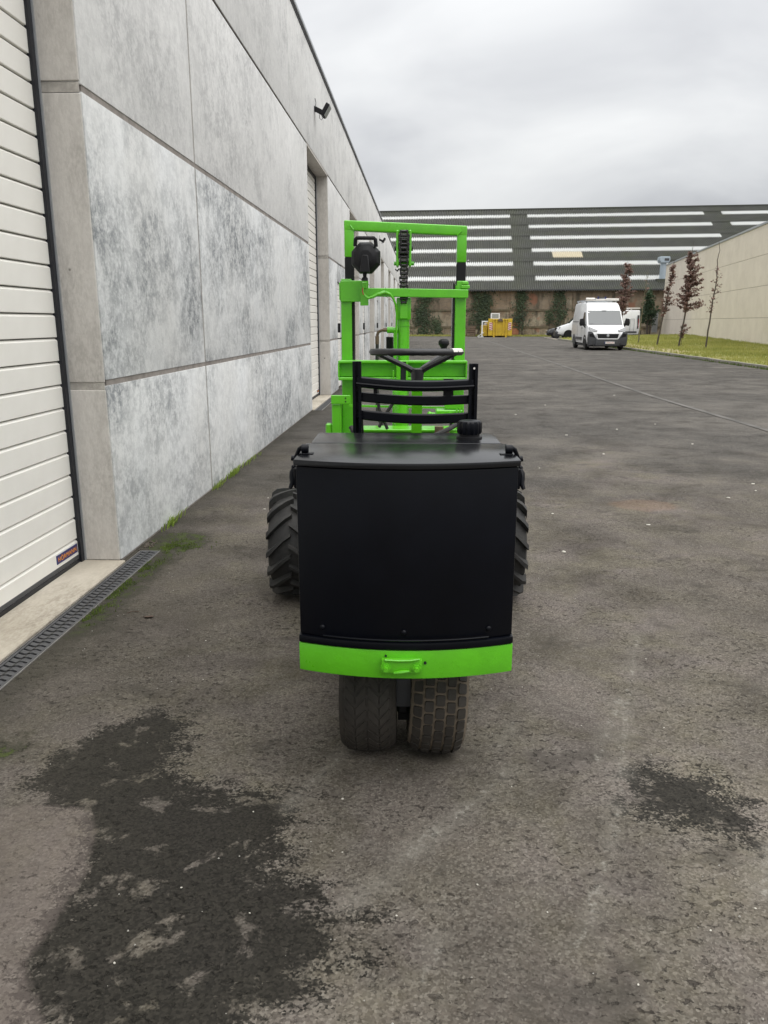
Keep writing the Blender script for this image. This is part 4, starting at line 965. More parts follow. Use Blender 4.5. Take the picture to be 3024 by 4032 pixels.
def longvan():
    # local: front at y=0, rear +y; placed nose towards -X
    Mx = Matrix.Translation((11.9, 71.9, 0)) @ Matrix.Rotation(R(-90-4), 4, 'Z')
    t = thing('parked_van', (15.6, 71.9, 0), 'long white van parked side-on behind the white high-roof van', 'van')
    W = .985
    S = [veh_section(.0,.35,.78,.72,.80,.76,.05), veh_section(.12,.30,.98,.84,.92,.86,.07), veh_section(.55,.30,1.16,.90,W,.92,.08), veh_section(1.05,.30,1.32,.93,W,.93,.08,1.0),
         veh_section(1.85,.32,2.15,.94,W,.84,.12,1.2), veh_section(2.2,.32,2.42,.94,W,.80,.14,1.2), veh_section(3,.34,2.50,.94,W,.80,.14,1.2), veh_section(7.05,.38,2.50,.94,W,.80,.14,1.2), veh_section(7.12,.45,2.42,.88,.94,.76,.12,1.2)]
    obj('body', MB().loft(S), M_WHITE, t, M=Mx, smooth=40)
    def patch(name, q, mat, th=.012):
        q = [Vector(p) for p in q]; n_ = (q[1]-q[0]).cross(q[3]-q[0]).normalized()*th
        return obj(name, MB().hexa([tuple(p-n_) for p in q]+[tuple(p+n_) for p in q]), mat, t, M=Mx)
    patch('windscreen', [(-.85,1.1,1.36),(.85,1.1,1.36),(.76,1.83,2.12),(-.76,1.83,2.12)], M_GLASS, .02)
    for s in (-1, 1):
        patch('side_window', [(s*.978,1.35,1.30),(s*.98,2.35,1.28),(s*.89,2.35,1.92),(s*.90,1.85,1.92)], M_GLASS, .015)
        q = [(s*.90,.30,1.04),(s*.50,.09,.92),(s*.55,.06,.76),(s*.88,.20,.80)]
        patch('headlight', q if s < 0 else q[::-1], M_LAMP, .05)
        patch('tail_light', [(s*.93,7.0,1.0),(s*.99,6.98,1.0),(s*.95,6.98,1.75),(s*.90,7.0,1.75)], M_REDL, .06)
        patch('rear_pillar', [(s*.95,7.06,.9),(s*.99,6.9,.9),(s*.92,6.9,2.05),(s*.87,7.06,2.05)], M_DGREY, .03)
        patch('rub_strip', [(s*.99,1.8,.55),(s*.99,6.9,.55),(s*.99,6.9,.68),(s*.99,1.8,.68)], M_DGREY, .012)
        for y_ in (1.05, 5.35):
            wheel(t, (s*.87, y_, .35), .35, .22, Mx, s)
            obj('wheel_arch', MB().cyl((s*.80,y_,.37),(s*.992,y_,.37),.43,n=24), M_BLACKM, t, M=Mx)
    obj('bumper', MB().prism([(-.88,.26),(.88,.26),(.93,.62),(.80,.74),(-.80,.74),(-.93,.62)], 'y', -.10, .45), M_DGREY, t, M=Mx, bevel=.04, seg=2)
    obj('grille', MB().prism([(-.34,.70),(.34,.70),(.42,.98),(-.42,.98)], 'y', -.05, .12), M_BLACKM, t, M=Mx, bevel=.02)
    obj('rear_bumper', MB().box(-.93, .93, 6.6, 7.28, .32, .78), M_BLACKM, t, M=Mx, bevel=.03)
    obj('roof_rack', MB().box(-.75,.75,6.2,7.1,2.60,2.70).box(-.75,-.7,6.3,6.4,2.45,2.62).box(.7,.75,6.3,6.4,2.45,2.62), M_STRIPEW, t, M=Mx)
    # ladder at rear side
    obj('rear_ladder', MB().box(.99,1.03,6.28,6.31,.70,1.75).box(.99,1.03,6.62,6.65,.70,1.75).box(.99,1.03,6.28,6.65,1.72,1.75), M_ALU, t, M=Mx)
longvan()

def car():
    Mx = Matrix.Translation((11.65, 75.6, 0)) @ Matrix.Rotation(R(-90-6), 4, 'Z')
    t = thing('parked_car', (13.7, 75.6, 0), 'black car nosing out beyond the long white van', 'car')
    W = .88
    S = [veh_section(.0,.30,.62,.60,.68,.62,.05), veh_section(.10,.22,.74,.74,.80,.74,.06), veh_section(.5,.20,.88,.80,W,.80,.08), veh_section(1.15,.20,.98,.82,W,.82,.08,.7),
         veh_section(1.95,.20,1.42,.82,W,.60,.12,.85), veh_section(2.6,.20,1.47,.82,W,.60,.12,.85), veh_section(3.5,.22,1.40,.82,W,.58,.12,.85), veh_section(4.1,.30,.98,.80,.84,.74,.1,.7), veh_section(4.25,.38,.80,.7,.78,.7,.08)]
    obj('body', MB().loft(S), M_CARB, t, M=Mx, smooth=45)
    def patch(name, q, mat, th=.012):
        q = [Vector(p) for p in q]; n_ = (q[1]-q[0]).cross(q[3]-q[0]).normalized()*th
        return obj(name, MB().hexa([tuple(p-n_) for p in q]+[tuple(p+n_) for p in q]), mat, t, M=Mx)
    patch('windscreen', [(-.74,1.2,1.0),(.74,1.2,1.0),(.52,1.93,1.40),(-.52,1.93,1.40)], M_GLASS, .02)
    for s in (-1, 1):
        patch('side_window', [(s*.86,1.6,.92),(s*.86,3.5,.92),(s*.62,3.3,1.34),(s*.64,2.05,1.36)], M_GLASS, .02)
        q = [(s*.80,.34,.76),(s*.42,.06,.66),(s*.45,.05,.56),(s*.78,.2,.60)]
        patch('headlight', q if s < 0 else q[::-1], M_LAMP, .05)
        obj('fog_light', MB().sphere((s*.62,.03,.38), .07), M_LAMP, t, M=Mx)
        for y_ in (.85, 3.45): wheel(t, (s*.79, y_, .31), .31, .2, Mx, s); obj('wheel_arch', MB().cyl((s*.7,y_,.32),(s*.885,y_,.32),.37,n=24), M_BLACKM, t, M=Mx)
    obj('grille', MB().box(-.4,.4,-.03,.08,.42,.56), M_DGREY, t, M=Mx, bevel=.02)
    obj('number_plate', MB().box(-.26,.26,-.05,-.03,.30,.41), M_STRIPEW, t, M=Mx)
car()

# ------------------------------------------------------------------ skip, frames, pallets
def skip():
    x0, x1, y0, y1 = 6.45, 8.82, 79.4, 85.0
    t = thing('yellow_skip', ((x0+x1)/2, 82, 0), 'yellow steel skip with red and white striped plates', 'skip')
    zt = 1.80
    obj('end_wall', MB().box(x0+.06, x1-.06, y0+.04, y0+.12, .16, zt-.08), M_YELLOW, t)
    obj('rear_wall', MB().box(x0+.06, x1-.06, y1-.12, y1-.04, .16, zt-.3), M_YELLOW, t)
    for x in (x0+.06, x1-.10): obj('side_wall', MB().box(x, x+.05, y0+.13, y1-.13, .16, zt-.3), M_YELLOW, t)
    obj('floor', MB().box(x0+.1, x1-.1, y0+.1, y1-.1, .12, .2), M_YELLOW, t)
    for x in (x0, x1-.42): obj('corner_plate', MB().box(x, x+.42, y0-.02, y0+.038, .14, zt), M_YELLOW, t, bevel=.01)
    for x in (x0+.52, x0+.82, x1-.90, x1-.60): obj('post', MB().box(x-.05, x+.05, y0-.06, y0+.039, .10, zt-.05), M_YELLOW, t, bevel=.01)
    obj('top_rail', MB().box(x0+.42, x1-.42, y0-.04, y0+.039, zt-.14, zt-.02), M_YELLOW, t, bevel=.01)
    obj('hook_plate', MB().prism([((x0+x1)/2-.28, zt-.25), ((x0+x1)/2+.28, zt-.25), ((x0+x1)/2+.16, zt-.02), ((x0+x1)/2-.16, zt-.02)], 'y', y0-.10, y0-.041), M_RUSTY, t)
    obj('base_beam', MB().box(x0+.5, x0+.68, y0-.1, y1, -.0, .15).box(x1-.68, x1-.5, y0-.1, y1, -.0, .15), M_YELLOW, t)
    obj('lower_side_box', MB().box(x0-.42, x0-.02, y0+.5, y1-1, .1, 1.15), M_YELLOW, t, bevel=.02)
    obj('rubble', MB().sphere((x0-.2, y0+1.2, 1.15), .28, 10, 6, (.8,1.5,.9)), M_MORTAR, t)
    for x in (x0+.10, x1-.40):
        s = -1 if x < 8 else 1
        pl = obj('striped_plate', MB().box(x, x+.32, y0-.035, y0-.022, .70, 1.42), M_STRIPEW, t)
        for k in range(4):
            zc = .70+.18*k; d_ = .13
            q = [(x, zc+(.10 if s > 0 else .0)), (x+.32, zc+(0 if s > 0 else .10)), (x+.32, zc+(0 if s > 0 else .10)+.085), (x, zc+(.10 if s > 0 else 0)+.085)]
            q = [(a, min(b_, 1.42)) for a, b_ in q]
            obj('red_stripe', MB().prism(q, 'y', y0-.042, y0-.036), M_RED, pl)
    # contents
    w = thing('white_window', (7.15, 79.8, 1.75), 'small white framed window standing on top of the yellow skip', 'window')
    fr = MB()
    X0, X1, Z0, Z1, yy = 6.70, 7.60, 1.72, 2.34, 79.75
    fr.box(X0,X1,yy,yy+.06,Z1-.10,Z1).box(X0,X1,yy,yy+.06,Z0,Z0+.10).box(X0,X0+.12,yy,yy+.06,Z0+.10,Z1-.10).box(X1-.12,X1,yy,yy+.06,Z0+.10,Z1-.10)
    obj('frame', fr, M_WHITE, w); obj('pane', MB().box(X0+.12,X1-.12,yy+.02,yy+.04,Z0+.1,Z1-.1), M_LAMPG, w)
    f = thing('white_frame', (5.86, 79.6, 0), 'white metal frame standing on the ground left of the skip', 'frame')
    obj('upright', MB().box(5.80,5.92,79.5,79.6,.05,1.58), M_WHITE, f, bevel=.01); obj('top_bar', MB().box(5.92,6.44,79.5,79.6,1.46,1.58), M_WHITE, f, bevel=.01)
    obj('brace', MB().bar((5.40,79.4,.06),(6.02,79.45,.46),.09,.05), M_WHITE, f); obj('foot_bar', MB().box(5.48,6.02,79.35,79.47,.0,.06), M_WHITE, f)
    pt = thing('pallet_stack', (4.95, 83.2, 0), 'stack of brown wooden pallets leaning upright against the brick wall', 'pallets')
    for i in range(5): obj('board', MB().box(4.5,5.42,83.1,83.16,.06+i*.2,.19+i*.2), M_WOOD, pt)
    for x in (4.48,4.93,5.35): obj('batten', MB().box(x,x+.1,83.165,83.3,.04,1.02), M_WOOD, pt)
    for i in range(4): obj('rear_board', MB().box(4.52,5.40,83.305,83.36,.1+i*.25,.2+i*.25), M_WOOD, pt)
skip()

# ------------------------------------------------------------------ the forklift
FM = Matrix.Translation((-.04, 2.06, 0)) @ Matrix.Rotation(R(1.7), 4, 'Z')
FL = thing('forklift', FM @ Vector((0, 1.2, 0)), 'bright green and black three-wheeled forklift seen from behind', 'forklift')
def fp(name, mb, mat, parent=None, **k): return obj(name, mb, mat, parent or FL, M=FM, **k)
HWID = .312
def arc_plan(hw, yf, bulge=.058, off=0, n=18):
    p = [(-hw+2*hw*i/n, bulge*(( -hw+2*hw*i/n)/hw)**2 - off) for i in range(n+1)]
    return p+[(hw, yf), (-hw, yf)]
# engine box
hood = fp('engine_hood', MB().prism(arc_plan(HWID, .352), 'z', .556, 1.058), M_BLACK, bevel=.005, seg=2)
fp('hood_lid', MB().prism(arc_plan(HWID+.005, .352, off=.005), 'z', 1.061, 1.078), M_LID, bevel=.003, seg=2)
fp('hood_skirt', MB().prism(arc_plan(HWID+.004, .352, off=.007), 'z', .531, .5545), M_BLACK, bevel=.006, seg=2)
for x in (-.243, -.006, .240): fp('hood_bolt', MB().sphere((x, .058*(x/HWID)**2-.002, .586), .0085, 10, 6, (1,.7,1)), M_BLACK)
fp('hood_seam', MB().tube([(-.24+.48*i/10, .058*((-.24+.48*i/10)/HWID)**2-.009, .5635) for i in range(11)], .0028, 6), M_BLACK)
fp('fuel_tank', MB().box(-HWID+.002, HWID-.002, .372, .632, .60, 1.074), M_LID, bevel=.014, seg=3)
fp('hinge_rod', MB().cyl((-HWID+.01, .362, 1.072), (HWID-.01, .362, 1.072), .006), M_BLACK)
fp('hinge_gap', MB().box(-HWID+.006, HWID-.006, .3525, .3715, .70, 1.060), M_SEAL)
# filler cap
cx, cy = .212, .50
cap = MB(); n = 36
prof = [(1.071, .043), (1.080, .043), (1.082, .034), (1.089, .034)]
cap.lathe(prof, (cx, cy, 0), 'z', n); neck = fp('filler_neck', cap, M_BLACKM)
cp = MB(); vs = []
for zc, rr, am in ((1.089, .036, .002), (1.094, .0385, .003), (1.124, .0385, .003), (1.131, .036, .001), (1.133, .031, 0)):
    for k in range(48):
        a = 2*math.pi*k/48; q = rr+am*math.cos(a*14); vs.append((cx+q*math.cos(a), cy+q*math.sin(a), zc))
fs = [(i*48+k, i*48+(k+1) % 48, (i+1)*48+(k+1) % 48, (i+1)*48+k) for i in range(4) for k in range(48)]+[tuple(range(192, 240)), tuple(range(47, -1, -1))]
cp.add(vs, fs); fp('filler_cap', cp, M_BLACK, smooth=50)
# bonnet latches
for s in (-1, 1):
    l_ = MB()
    l_.box(s*.290-.020, s*.290+.018, .138, .162, 1.078, 1.081)
    l_.cyl((s*.296-.010, .150, 1.0935), (s*.296+.010, .150, 1.0935), .0125, n=20)
    fp('latch_bracket', l_, M_BLACK, bevel=.001)
    fp('latch_arm', MB().tube([(s*.302, .148, 1.098), (s*.312, .150, 1.092), (s*.319, .154, 1.079), (s*.324, .158, 1.068), (s*.329, .160, 1.064)], [.007, .007, .006, .006, .007], 10).cyl((s*.325, .160, 1.062), (s*.338, .160, 1.064), .0082, n=14), M_BLACK)
    fp('latch_rod', MB().tube([(s*.330, .150, 1.06), (s*.326, .14, 1.04), (s*.326, .13, 1.025)], .003, 6), M_BLACK)
    fp('latch_base', MB().box(min(s*.3125, s*.325), max(s*.3125, s*.325), .10, .135, .985, 1.045), M_BLACK, bevel=.003)
    fp('latch_lever', MB().sphere((s*.327, .125, 1.043), .0075).tube([(s*.326, .122, 1.04), (s*.329, .118, 1.028), (s*.330, .112, 1.015), (s*.330, .106, 1.0), (s*.335, .098, .986)], [.007, .0105, .0098, .0075, .0055], 10), M_BLACK)
# counterweight ring and tow plate
cwt = fp('counterweight', MB().prism(arc_plan(HWID+.004, .62, off=.004), 'z', .442, .530), M_GREEN, bevel=.004, seg=2)
tw = fp('tow_plate', MB().box(-.070, .047, -.022, -.0035, .468, .510), M_GREEN, bevel=.004, seg=2)
fp('tow_lip', MB().prism([(-.062,.509),(-.02,.506),(.012,.507),(.04,.512),(.04,.517),(.01,.513),(-.02,.512),(-.062,.514)], 'y', -.03, -.018), M_GREEN, tw, bevel=.002)
fp('weld_bead', MB().tube([(-.034,-.026,.471),(-.02,-.028,.474),(-.008,-.028,.476),(.01,-.026,.477)], [.004,.006,.006,.004], 8), M_GREEN, tw)
for x in (-.057, .031):
    fp('tow_bolt', MB().cyl((x,-.022,.486),(x,-.030,.486),.0125,n=6).cyl((x,-.030,.486),(x,-.041,.486),.0065,n=12).cyl((x,-.022,.486),(x,-.0245,.486),.016,n=18), M_GREEN, tw)
fp('bolt_hole', MB().cyl((.056,-.0040,.4935),(.056,-.006,.4935),.0045,n=12), M_SEAL)
fp('bolt_hole', MB().cyl((-.058,-.0040,.5145),(-.058,-.006,.5145),.0035,n=12), M_SEAL)
# rear wheels: tyre carcass + tread blocks
def round_tyre(rad, w, c, n=56):
    pr = [(-w*.36, rad*.52), (-w*.46, rad*.60), (-w*.5, rad*.74)]+[(w*.5*u, tyre_r(u, rad)) for u in (-.98,-.95,-.9,-.8,-.65,-.45,-.2,.2,.45,.65,.8,.9,.95,.98)]+[(w*.5, rad*.74), (w*.46, rad*.60), (w*.36, rad*.52)]
    return MB().lathe(pr, c, 'x', n)
def tyre_r(u, rad):                       # crown radius at lateral fraction u (-1..1)
    return rad*(1-.035*u*u-.115*max(0, (abs(u)-.5)/.5)**2.4)
def tread_blocks(c, rad, w, kind):
    m_ = MB(); c = Vector(c)
    def blk(u0, u1, a0, a1, h, sk=0.0, ch=.12):
        # block between lateral u0..u1 and angle a0..a1, corner cut, skewed by sk
        du, da = u1-u0, a1-a0
        cor = [(u0+du*ch, a0), (u1-du*ch, a0+sk), (u1, a0+da*ch+sk), (u1, a1-da*ch+sk), (u1-du*ch, a1+sk), (u0+du*ch, a1), (u0, a1-da*ch), (u0, a0+da*ch)]
        lo, hi = [], []
        for k, (u, a) in enumerate(cor):
            for L, hh, sh in ((lo, -.004, 1.0), (hi, h, .90)):
                uc, ac = (u0+u1)/2+(0), (a0+a1)/2+sk/2; uu = uc+(u-uc)*sh; aa = ac+(a-ac)*sh; rr = tyre_r(uu, rad)+hh
                L.append(tuple(c+Vector((uu*w*.5, math.cos(aa)*rr, math.sin(aa)*rr))))
        n = 8; m_.add(lo+hi, [tuple(range(n, 2*n))]+[(k, (k+1) % n, n+(k+1) % n, n+k) for k in range(n)])
    if kind == 'block':
        NB_ = 30; da = 2*math.pi/NB_
        for i in range(NB_):
            for j, (u0, u1) in enumerate(((-.90,-.60),(-.53,-.21),(-.15,.17),(.23,.53),(.60,.90))):
                o = da*.5*(j % 2); blk(u0, u1, i*da+o+da*.07, (i+1)*da+o-da*.07, .0070)
            for u0, u1 in ((-1.0,-.93),(.93,1.0)): blk(u0, u1, i*da+da*.1, i*da+da*.62, -.002)
    else:
        NB_ = 34; da = 2*math.pi/NB_
        for i in range(NB_):
            for j, (u0, u1) in enumerate(((-.78,-.42),(-.40,-.02),(.02,.40),(.42,.78))):
                s_ = 1 if j % 2 == 0 else -1; blk(u0, u1, i*da+da*.10+(0 if s_ > 0 else da*.9), i*da+da*.86+(0 if s_ > 0 else da*.9), .0034, sk=s_*da*.9, ch=.06)
            for u0, u1 in ((-.99,-.82),(.82,.99)): blk(u0, u1, i*da+da*.15, i*da+da*.7, .001)
    return m_
RR = .200
for kind, xc in (('zigzag', -.122), ('block', .112)):
    c = (xc, .392, .204); w = .190; FMW = FM @ Matrix.Translation(c) @ Matrix.Rotation(R(3.2 if kind == 'block' else -.6), 4, 'Y') @ Matrix.Translation((-c[0], -c[1], -c[2]))
    e_ = bpy.data.objects.new('rear_wheel', None); link(e_, FM @ Vector(c), FL)
    ty = obj('tyre', round_tyre(RR-(.001 if kind == 'block' else 0), w, c), M_DUST if kind == 'block' else M_RUBBER_W, e_, M=FMW)
    obj('tread', tread_blocks(c, RR, w, kind), M_RUBBER_W, e_, M=FMW)
    fp('rim', MB().lathe([(-w*.42,.105),(-w*.3,.10),(-w*.2,.05),(w*.2,.05),(w*.3,.10),(w*.42,.105)], c, 'x', 28), M_GREEN2, e_)
fp('rear_axle', MB().cyl((-.22,.392,.206),(.21,.392,.206),.03).box(-.022,.018,.34,.45,.12,.44), M_BLACKM)
fp('rear_fork', MB().box(-.026,.016,.30,.50,.16,.43), M_BLACKM, bevel=.01)
fp('axle_plate', MB().box(-.028,.02,.285,.30,.20,.30), M_DGREY)
# front wheels with chevron lugs
def lug_tyre(c, rad, w, n=16):
    m_ = MB(); c = Vector(c); rc = rad-.030
    pr = [(-w*.34, rc*.55), (-w*.47, rc*.66), (-w*.5, rc*.80), (-w*.46, rc*.91), (-w*.34, rc*.975), (0, rc), (w*.34, rc*.975), (w*.46, rc*.91), (w*.5, rc*.80), (w*.47, rc*.66), (w*.34, rc*.55)]
    m_.lathe(pr, c, 'x', 48)
    da = 2*math.pi/n
    for i in range(n):
        for s in (-1, 1):
            a0 = i*da+(da*.5 if s > 0 else 0)
            secs = []
            for k, u in enumerate((-.04, .25, .55, .82, 1.0, 1.03)):
                # Lambda chevron on the side facing backwards: apex up
                a = a0+.40*max(u, 0)**1.15; hw = (.034+.026*u)
                if u < .85: rt, rb_ = rad-.004*u*u-.002, rc*.97
                elif u < 1.01: rt, rb_ = rad-.02, rc*.86
                else: rt, rb_ = rad-.055, rc*.80
                x = s*u*w*.5
                q = []
                for aa, r_ in ((a-hw*1.25, rb_), (a+hw*1.25, rb_), (a+hw*.8, rt), (a-hw*.8, rt)): q.append(tuple(c+Vector((x, -math.cos(aa)*r_, -math.sin(aa)*r_))))
                secs.append(q)
            m_.loft(secs)
    return m_
for s, xo in ((-1, -.700), (1, .636)):
    w = .245; c = (xo-s*w/2, 1.95, .293)
    e_ = bpy.data.objects.new('front_wheel', None); link(e_, FM @ Vector(c), FL)
    fp('tyre', lug_tyre(c, .293, w), M_RUBBER, e_, smooth=40)
    fp('rim', MB().lathe([(-w*.36,.155),(-w*.36,.145),(-w*.2,.12),(s*w*.1,.12),(s*w*.12,.0)] if s > 0 else [(w*.36,.155),(w*.36,.145),(w*.2,.12),(s*w*.1,.12),(s*w*.12,.0)], c, 'x', 28), M_GREEN2, e_)
fp('front_axle', MB().cyl((-.60,1.95,.293),(.55,1.95,.293),.055).box(-.30,.28,1.86,2.05,.22,.40), M_GREEN2)
# chassis and floor
for x in (-.24, .19): fp('chassis_rail', MB().box(x, x+.055, .50, 2.12, .40, .50), M_GREEN2, bevel=.004)
fp('floor_plate', MB().box(-.33, .33, .64, 1.86, .505, .52), M_BLACKM)
fp('seat_pedestal', MB().box(-.18, .25, .68, 1.10, .52, .82), M_BLACK, bevel=.01)
fp('cowl_panel', MB().box(-.27, .26, 1.80, 1.84, .50, .925), M_GREEN, bevel=.005)
fp('cowl_top', MB().box(-.27, .26, 1.70, 1.84, .927, .94), M_GREEN, bevel=.003)
# seat back frame (cushion missing)
SY = .89
def seat_x(x): return x+.067
sb_ = bpy.data.objects.new('seat_frame', None); link(sb_, FM @ Vector((.04, SY, .82)), FL)
def chan(x0, x1, zb_, zt, lean=0.0, hole=False):
    """upright channel, open to the rear"""
    m_ = MB(); th = .004; d_ = .030
    def seg(a0, a1, b0, b1): m_.hexa([(a0, SY+b0, zb_), (a1, SY+b0, zb_), (a1, SY+b1, zb_), (a0, SY+b1, zb_), (a0+lean, SY+b0, zt), (a1+lean, SY+b0, zt), (a1+lean, SY+b1, zt), (a0+lean, SY+b1, zt)])
    seg(x0, x0+th, -d_/2, d_/2); seg(x1-th, x1, -d_/2, d_/2); seg(x0+th, x1-th, d_/2-th, d_/2); seg(x0+th, x0+.011, -d_/2, -d_/2+th); seg(x1-.011, x1-th, -d_/2, -d_/2+th)
    return m_
fp('seat_post', chan(-.200, -.167, .84, 1.307, 0), M_BLACK, sb_, bevel=.001)
fp('seat_post', chan(.240, .273, .84, 1.299, 0), M_BLACK, sb_, bevel=.001)
fp('post_hole', MB().cyl((.258, SY-.0165, 1.282), (.258, SY-.0155, 1.282), .004, n=10), M_STRIPEW, sb_)
def slat(z0l, z1l, z0r, z1r, sag, thick=.012, rolled=False, y_=SY-.004):
    m_ = MB(); n = 12; secs = []
    for i in range(n+1):
        t = i/n; x = -.185+t*.443; bow = -.055*math.sin(math.pi*t); s_ = -sag*math.sin(math.pi*t)
        a, b_ = z0l+(z0r-z0l)*t+s_, z1l+(z1r-z1l)*t+s_; yy = y_+.02+bow*.35
        secs.append([(x, yy, a), (x, yy-thick, a+.004), (x, yy-thick, b_-.004), (x, yy, b_)])
    m_.loft(secs); return m_
fp('seat_rail', slat(1.208, 1.252, 1.200, 1.243, .010, .026), M_BLACK, sb_, bevel=.004, seg=2)
fp('seat_rail_lip', MB().tube([(-.185+.443*i/12, SY-.022-.019*math.sin(math.pi*i/12), 1.226-.009*i/12-.010*math.sin(math.pi*i/12)) for i in range(13)], .005, 6), M_BLACK, sb_)
fp('seat_slat', slat(1.155, 1.194, 1.146, 1.183, .009), M_BLACK, sb_, bevel=.002)
fp('seat_slat', slat(1.086, 1.126, 1.076, 1.116, .010), M_BLACK, sb_, bevel=.002)
fp('seat_base_tube', MB().tube([(-.175, SY, 1.10), (-.172, SY+.06, .98), (-.14, SY+.16, .88), (-.05, SY+.2, .85), (.12, SY+.2, .85), (.22, SY+.16, .88), (.252, SY+.06, .98), (.255, SY, 1.10)], .013, 8), M_BLACK, sb_)
fp('seat_stay', MB().bar((-.115, SY+.03, 1.24), (-.115, SY+.03, 1.17), .014, .010), M_BLACKM, sb_)
fp('seat_stay', MB().bar((.165, SY+.03, 1.24), (.165, SY+.03, 1.165), .038, .012), M_BLACKM, sb_)
# steering
stw = bpy.data.objects.new('steering_wheel', None); wc = Vector((.049, 1.29, 1.327)); link(stw, FM @ wc, FL)
tilt = Matrix.Rotation(R(-1.6), 4, 'X')
def ring(r_, rt, n=48, bump_=0):
    pts = []
    for k in range(n):
        a = 2*math.pi*k/n; pts.append(tuple(wc + tilt @ Vector((r_*math.cos(a), r_*math.sin(a), -.011*math.cos(a)*0))))
    return MB().tube(pts, [rt+bump_*(k % 2) for k in range(n)], 10, closed=True)
fp('rim', ring(.188, .0135, 56, .0012), M_WHEELP, stw, smooth=60)
hub = wc+Vector((.005, .02, -.092))
for a in (192, 348, 40):
    p = wc + tilt @ Vector((.180*math.cos(R(a)), .180*math.sin(R(a)), 0))
    fp('spoke', MB().tube([tuple(hub), tuple(hub.lerp(p, .25)+Vector((0,0,.004))), tuple(p)], [.013, .0125, .010], 8), M_WHEELP, stw)
fp('hub', MB().cyl(tuple(hub-Vector((0,0,.03))), tuple(hub+Vector((0,0,.022))), .026, .030, n=20), M_WHEELP, stw, bevel=.003)
fp('rim_white_patch', MB().tube([tuple(wc + tilt @ Vector((.188*math.cos(R(a)), .188*math.sin(R(a)), .002))) for a in (-42, -35, -28, -21, -14)], .0142, 10), M_STRIPEW, stw)  # white patch over a short stretch of the wheel rim
fp('steering_column', MB().bar(tuple(hub-Vector((0,-.006,.031))), (.054, 1.40, .53), .046, .03), M_GREEN)
# gear lever
fp('gear_lever', MB().tube([(.20, 1.99, 1.25), (.203, 1.99, 1.29), (.204, 1.985, 1.322)], .012, 8), M_BLACKM)
fp('lever_knob', MB().lathe([(1.312,.016),(1.325,.017),(1.341,.029),(1.357,.028),(1.367,.016),(1.368,0)], (.204,1.985,0), 'z', 6), M_BLACKM, bevel=.002)
# mast ------------------------------------------------------------
YM = 2.19
ms_ = bpy.data.objects.new('mast', None); link(ms_, FM @ Vector((0, YM, 0)), FL)
def sag(x): return -.030*(x+.316)/.642                       # the upper frame leans a little to the right
for x0, x1, s in ((-.337, -.280, -1), (.272, .329, 1)):
    ch = MB().box(x0, x1, YM-.005, YM+.012, .10, 1.655+sag(x0)*.6).box(x0 if s < 0 else x1-.012, x0+.012 if s < 0 else x1, YM+.0121, YM+.10, .10, 1.655).box(x0, x1, YM+.1005, YM+.112, .10, 1.65)
    fp('outer_mast_rail', ch, M_GREEN, ms_, bevel=.003)
    xi0, xi1 = (x0+.020, x1-.009) if s < 0 else (x0+.003, x1-.009)
    fp('greased_rail', MB().box(x1+.0005 if s < 0 else x0-.013, x1+.013 if s < 0 else x0-.0005, YM+.02, YM+.09, .15, 1.65), M_GREASE, ms_)
    xa, xb = (-.316, -.267) if s < 0 else (.277, .326)
    zt = 1.945+sag(xa)
    fp('inner_mast_rail', MB().box(xa, xb, YM+.013, YM+.06, 1.30, 1.785+sag(xa)), M_BLACKM, ms_, bevel=.004)
    fp('inner_mast_top', MB().box(xa-.001, xb+.001, YM+.0125, YM+.0605, 1.785+sag(xa), 1.944+sag(xa)), M_GREEN, ms_, bevel=.006, seg=2)
a, b_ = sag(-.316), sag(.326)
fp('top_crossbar', MB().hexa([(-.318,YM+.011,1.919+a),(.328,YM+.011,1.919+b_),(.328,YM+.062,1.919+b_),(-.318,YM+.062,1.919+a),(-.318,YM+.011,1.970+a),(.328,YM+.011,1.970+b_),(.328,YM+.062,1.970+b_),(-.318,YM+.062,1.970+a)]), M_GREEN, ms_, bevel=.010, seg=3)
fp('mitre_weld', MB().tube([(-.268,YM+.010,1.921+a),(-.275,YM+.008,1.930),(-.285,YM+.009,1.942+a)], .004, 6).tube([(.276,YM+.010,1.921+b_),(.288,YM+.008,1.934+b_),(.298,YM+.009,1.944+b_)], .004, 6), M_GREEN, ms_)
# outer mast crossbar and lamp bracket
fp('crossbar', MB().hexa([(-.200,YM-.040,1.583),(.337,YM-.040,1.574),(.337,YM-.010,1.574),(-.200,YM-.010,1.583),(-.200,YM-.040,1.626),(.337,YM-.040,1.617),(.337,YM-.010,1.617),(-.200,YM-.010,1.626)]), M_GREEN, ms_, bevel=.003)
fp('bracket_plate', MB().box(-.338, -.231, YM-.024, YM-.007, 1.556, 1.664), M_GREEN, ms_, bevel=.003)
fp('bracket_clamp', MB().box(-.345, -.337, YM-.02, YM+.10, 1.565, 1.655), M_GREEN, ms_, bevel=.003)
fp('bracket_cap', MB().box(-.335, -.28, YM-.02, YM+.05, 1.6645, 1.672), M_GREEN, ms_, bevel=.002)
fp('lamp_plate', MB().box(-.232, -.189, YM-.048, YM-.036, 1.536, 1.662), M_GREEN, ms_, bevel=.002)
fp('lamp_clip', MB().box(-.222, -.196, YM-.062, YM-.0485, 1.622, 1.655), M_GREEN, ms_, bevel=.003)
fp('right_collar', MB().box(.278, .336, YM-.012, YM-.006, 1.618, 1.662).box(.300, .345, YM-.03, YM-.0125, 1.622, 1.640).box(.305, .338, YM-.028, YM-.0125, 1.642, 1.658), M_GREEN, ms_, bevel=.003)
fp('bolt', MB().cyl((.335,YM+.03,1.765),(.341,YM+.03,1.765),.006,n=8), M_STEEL, ms_)
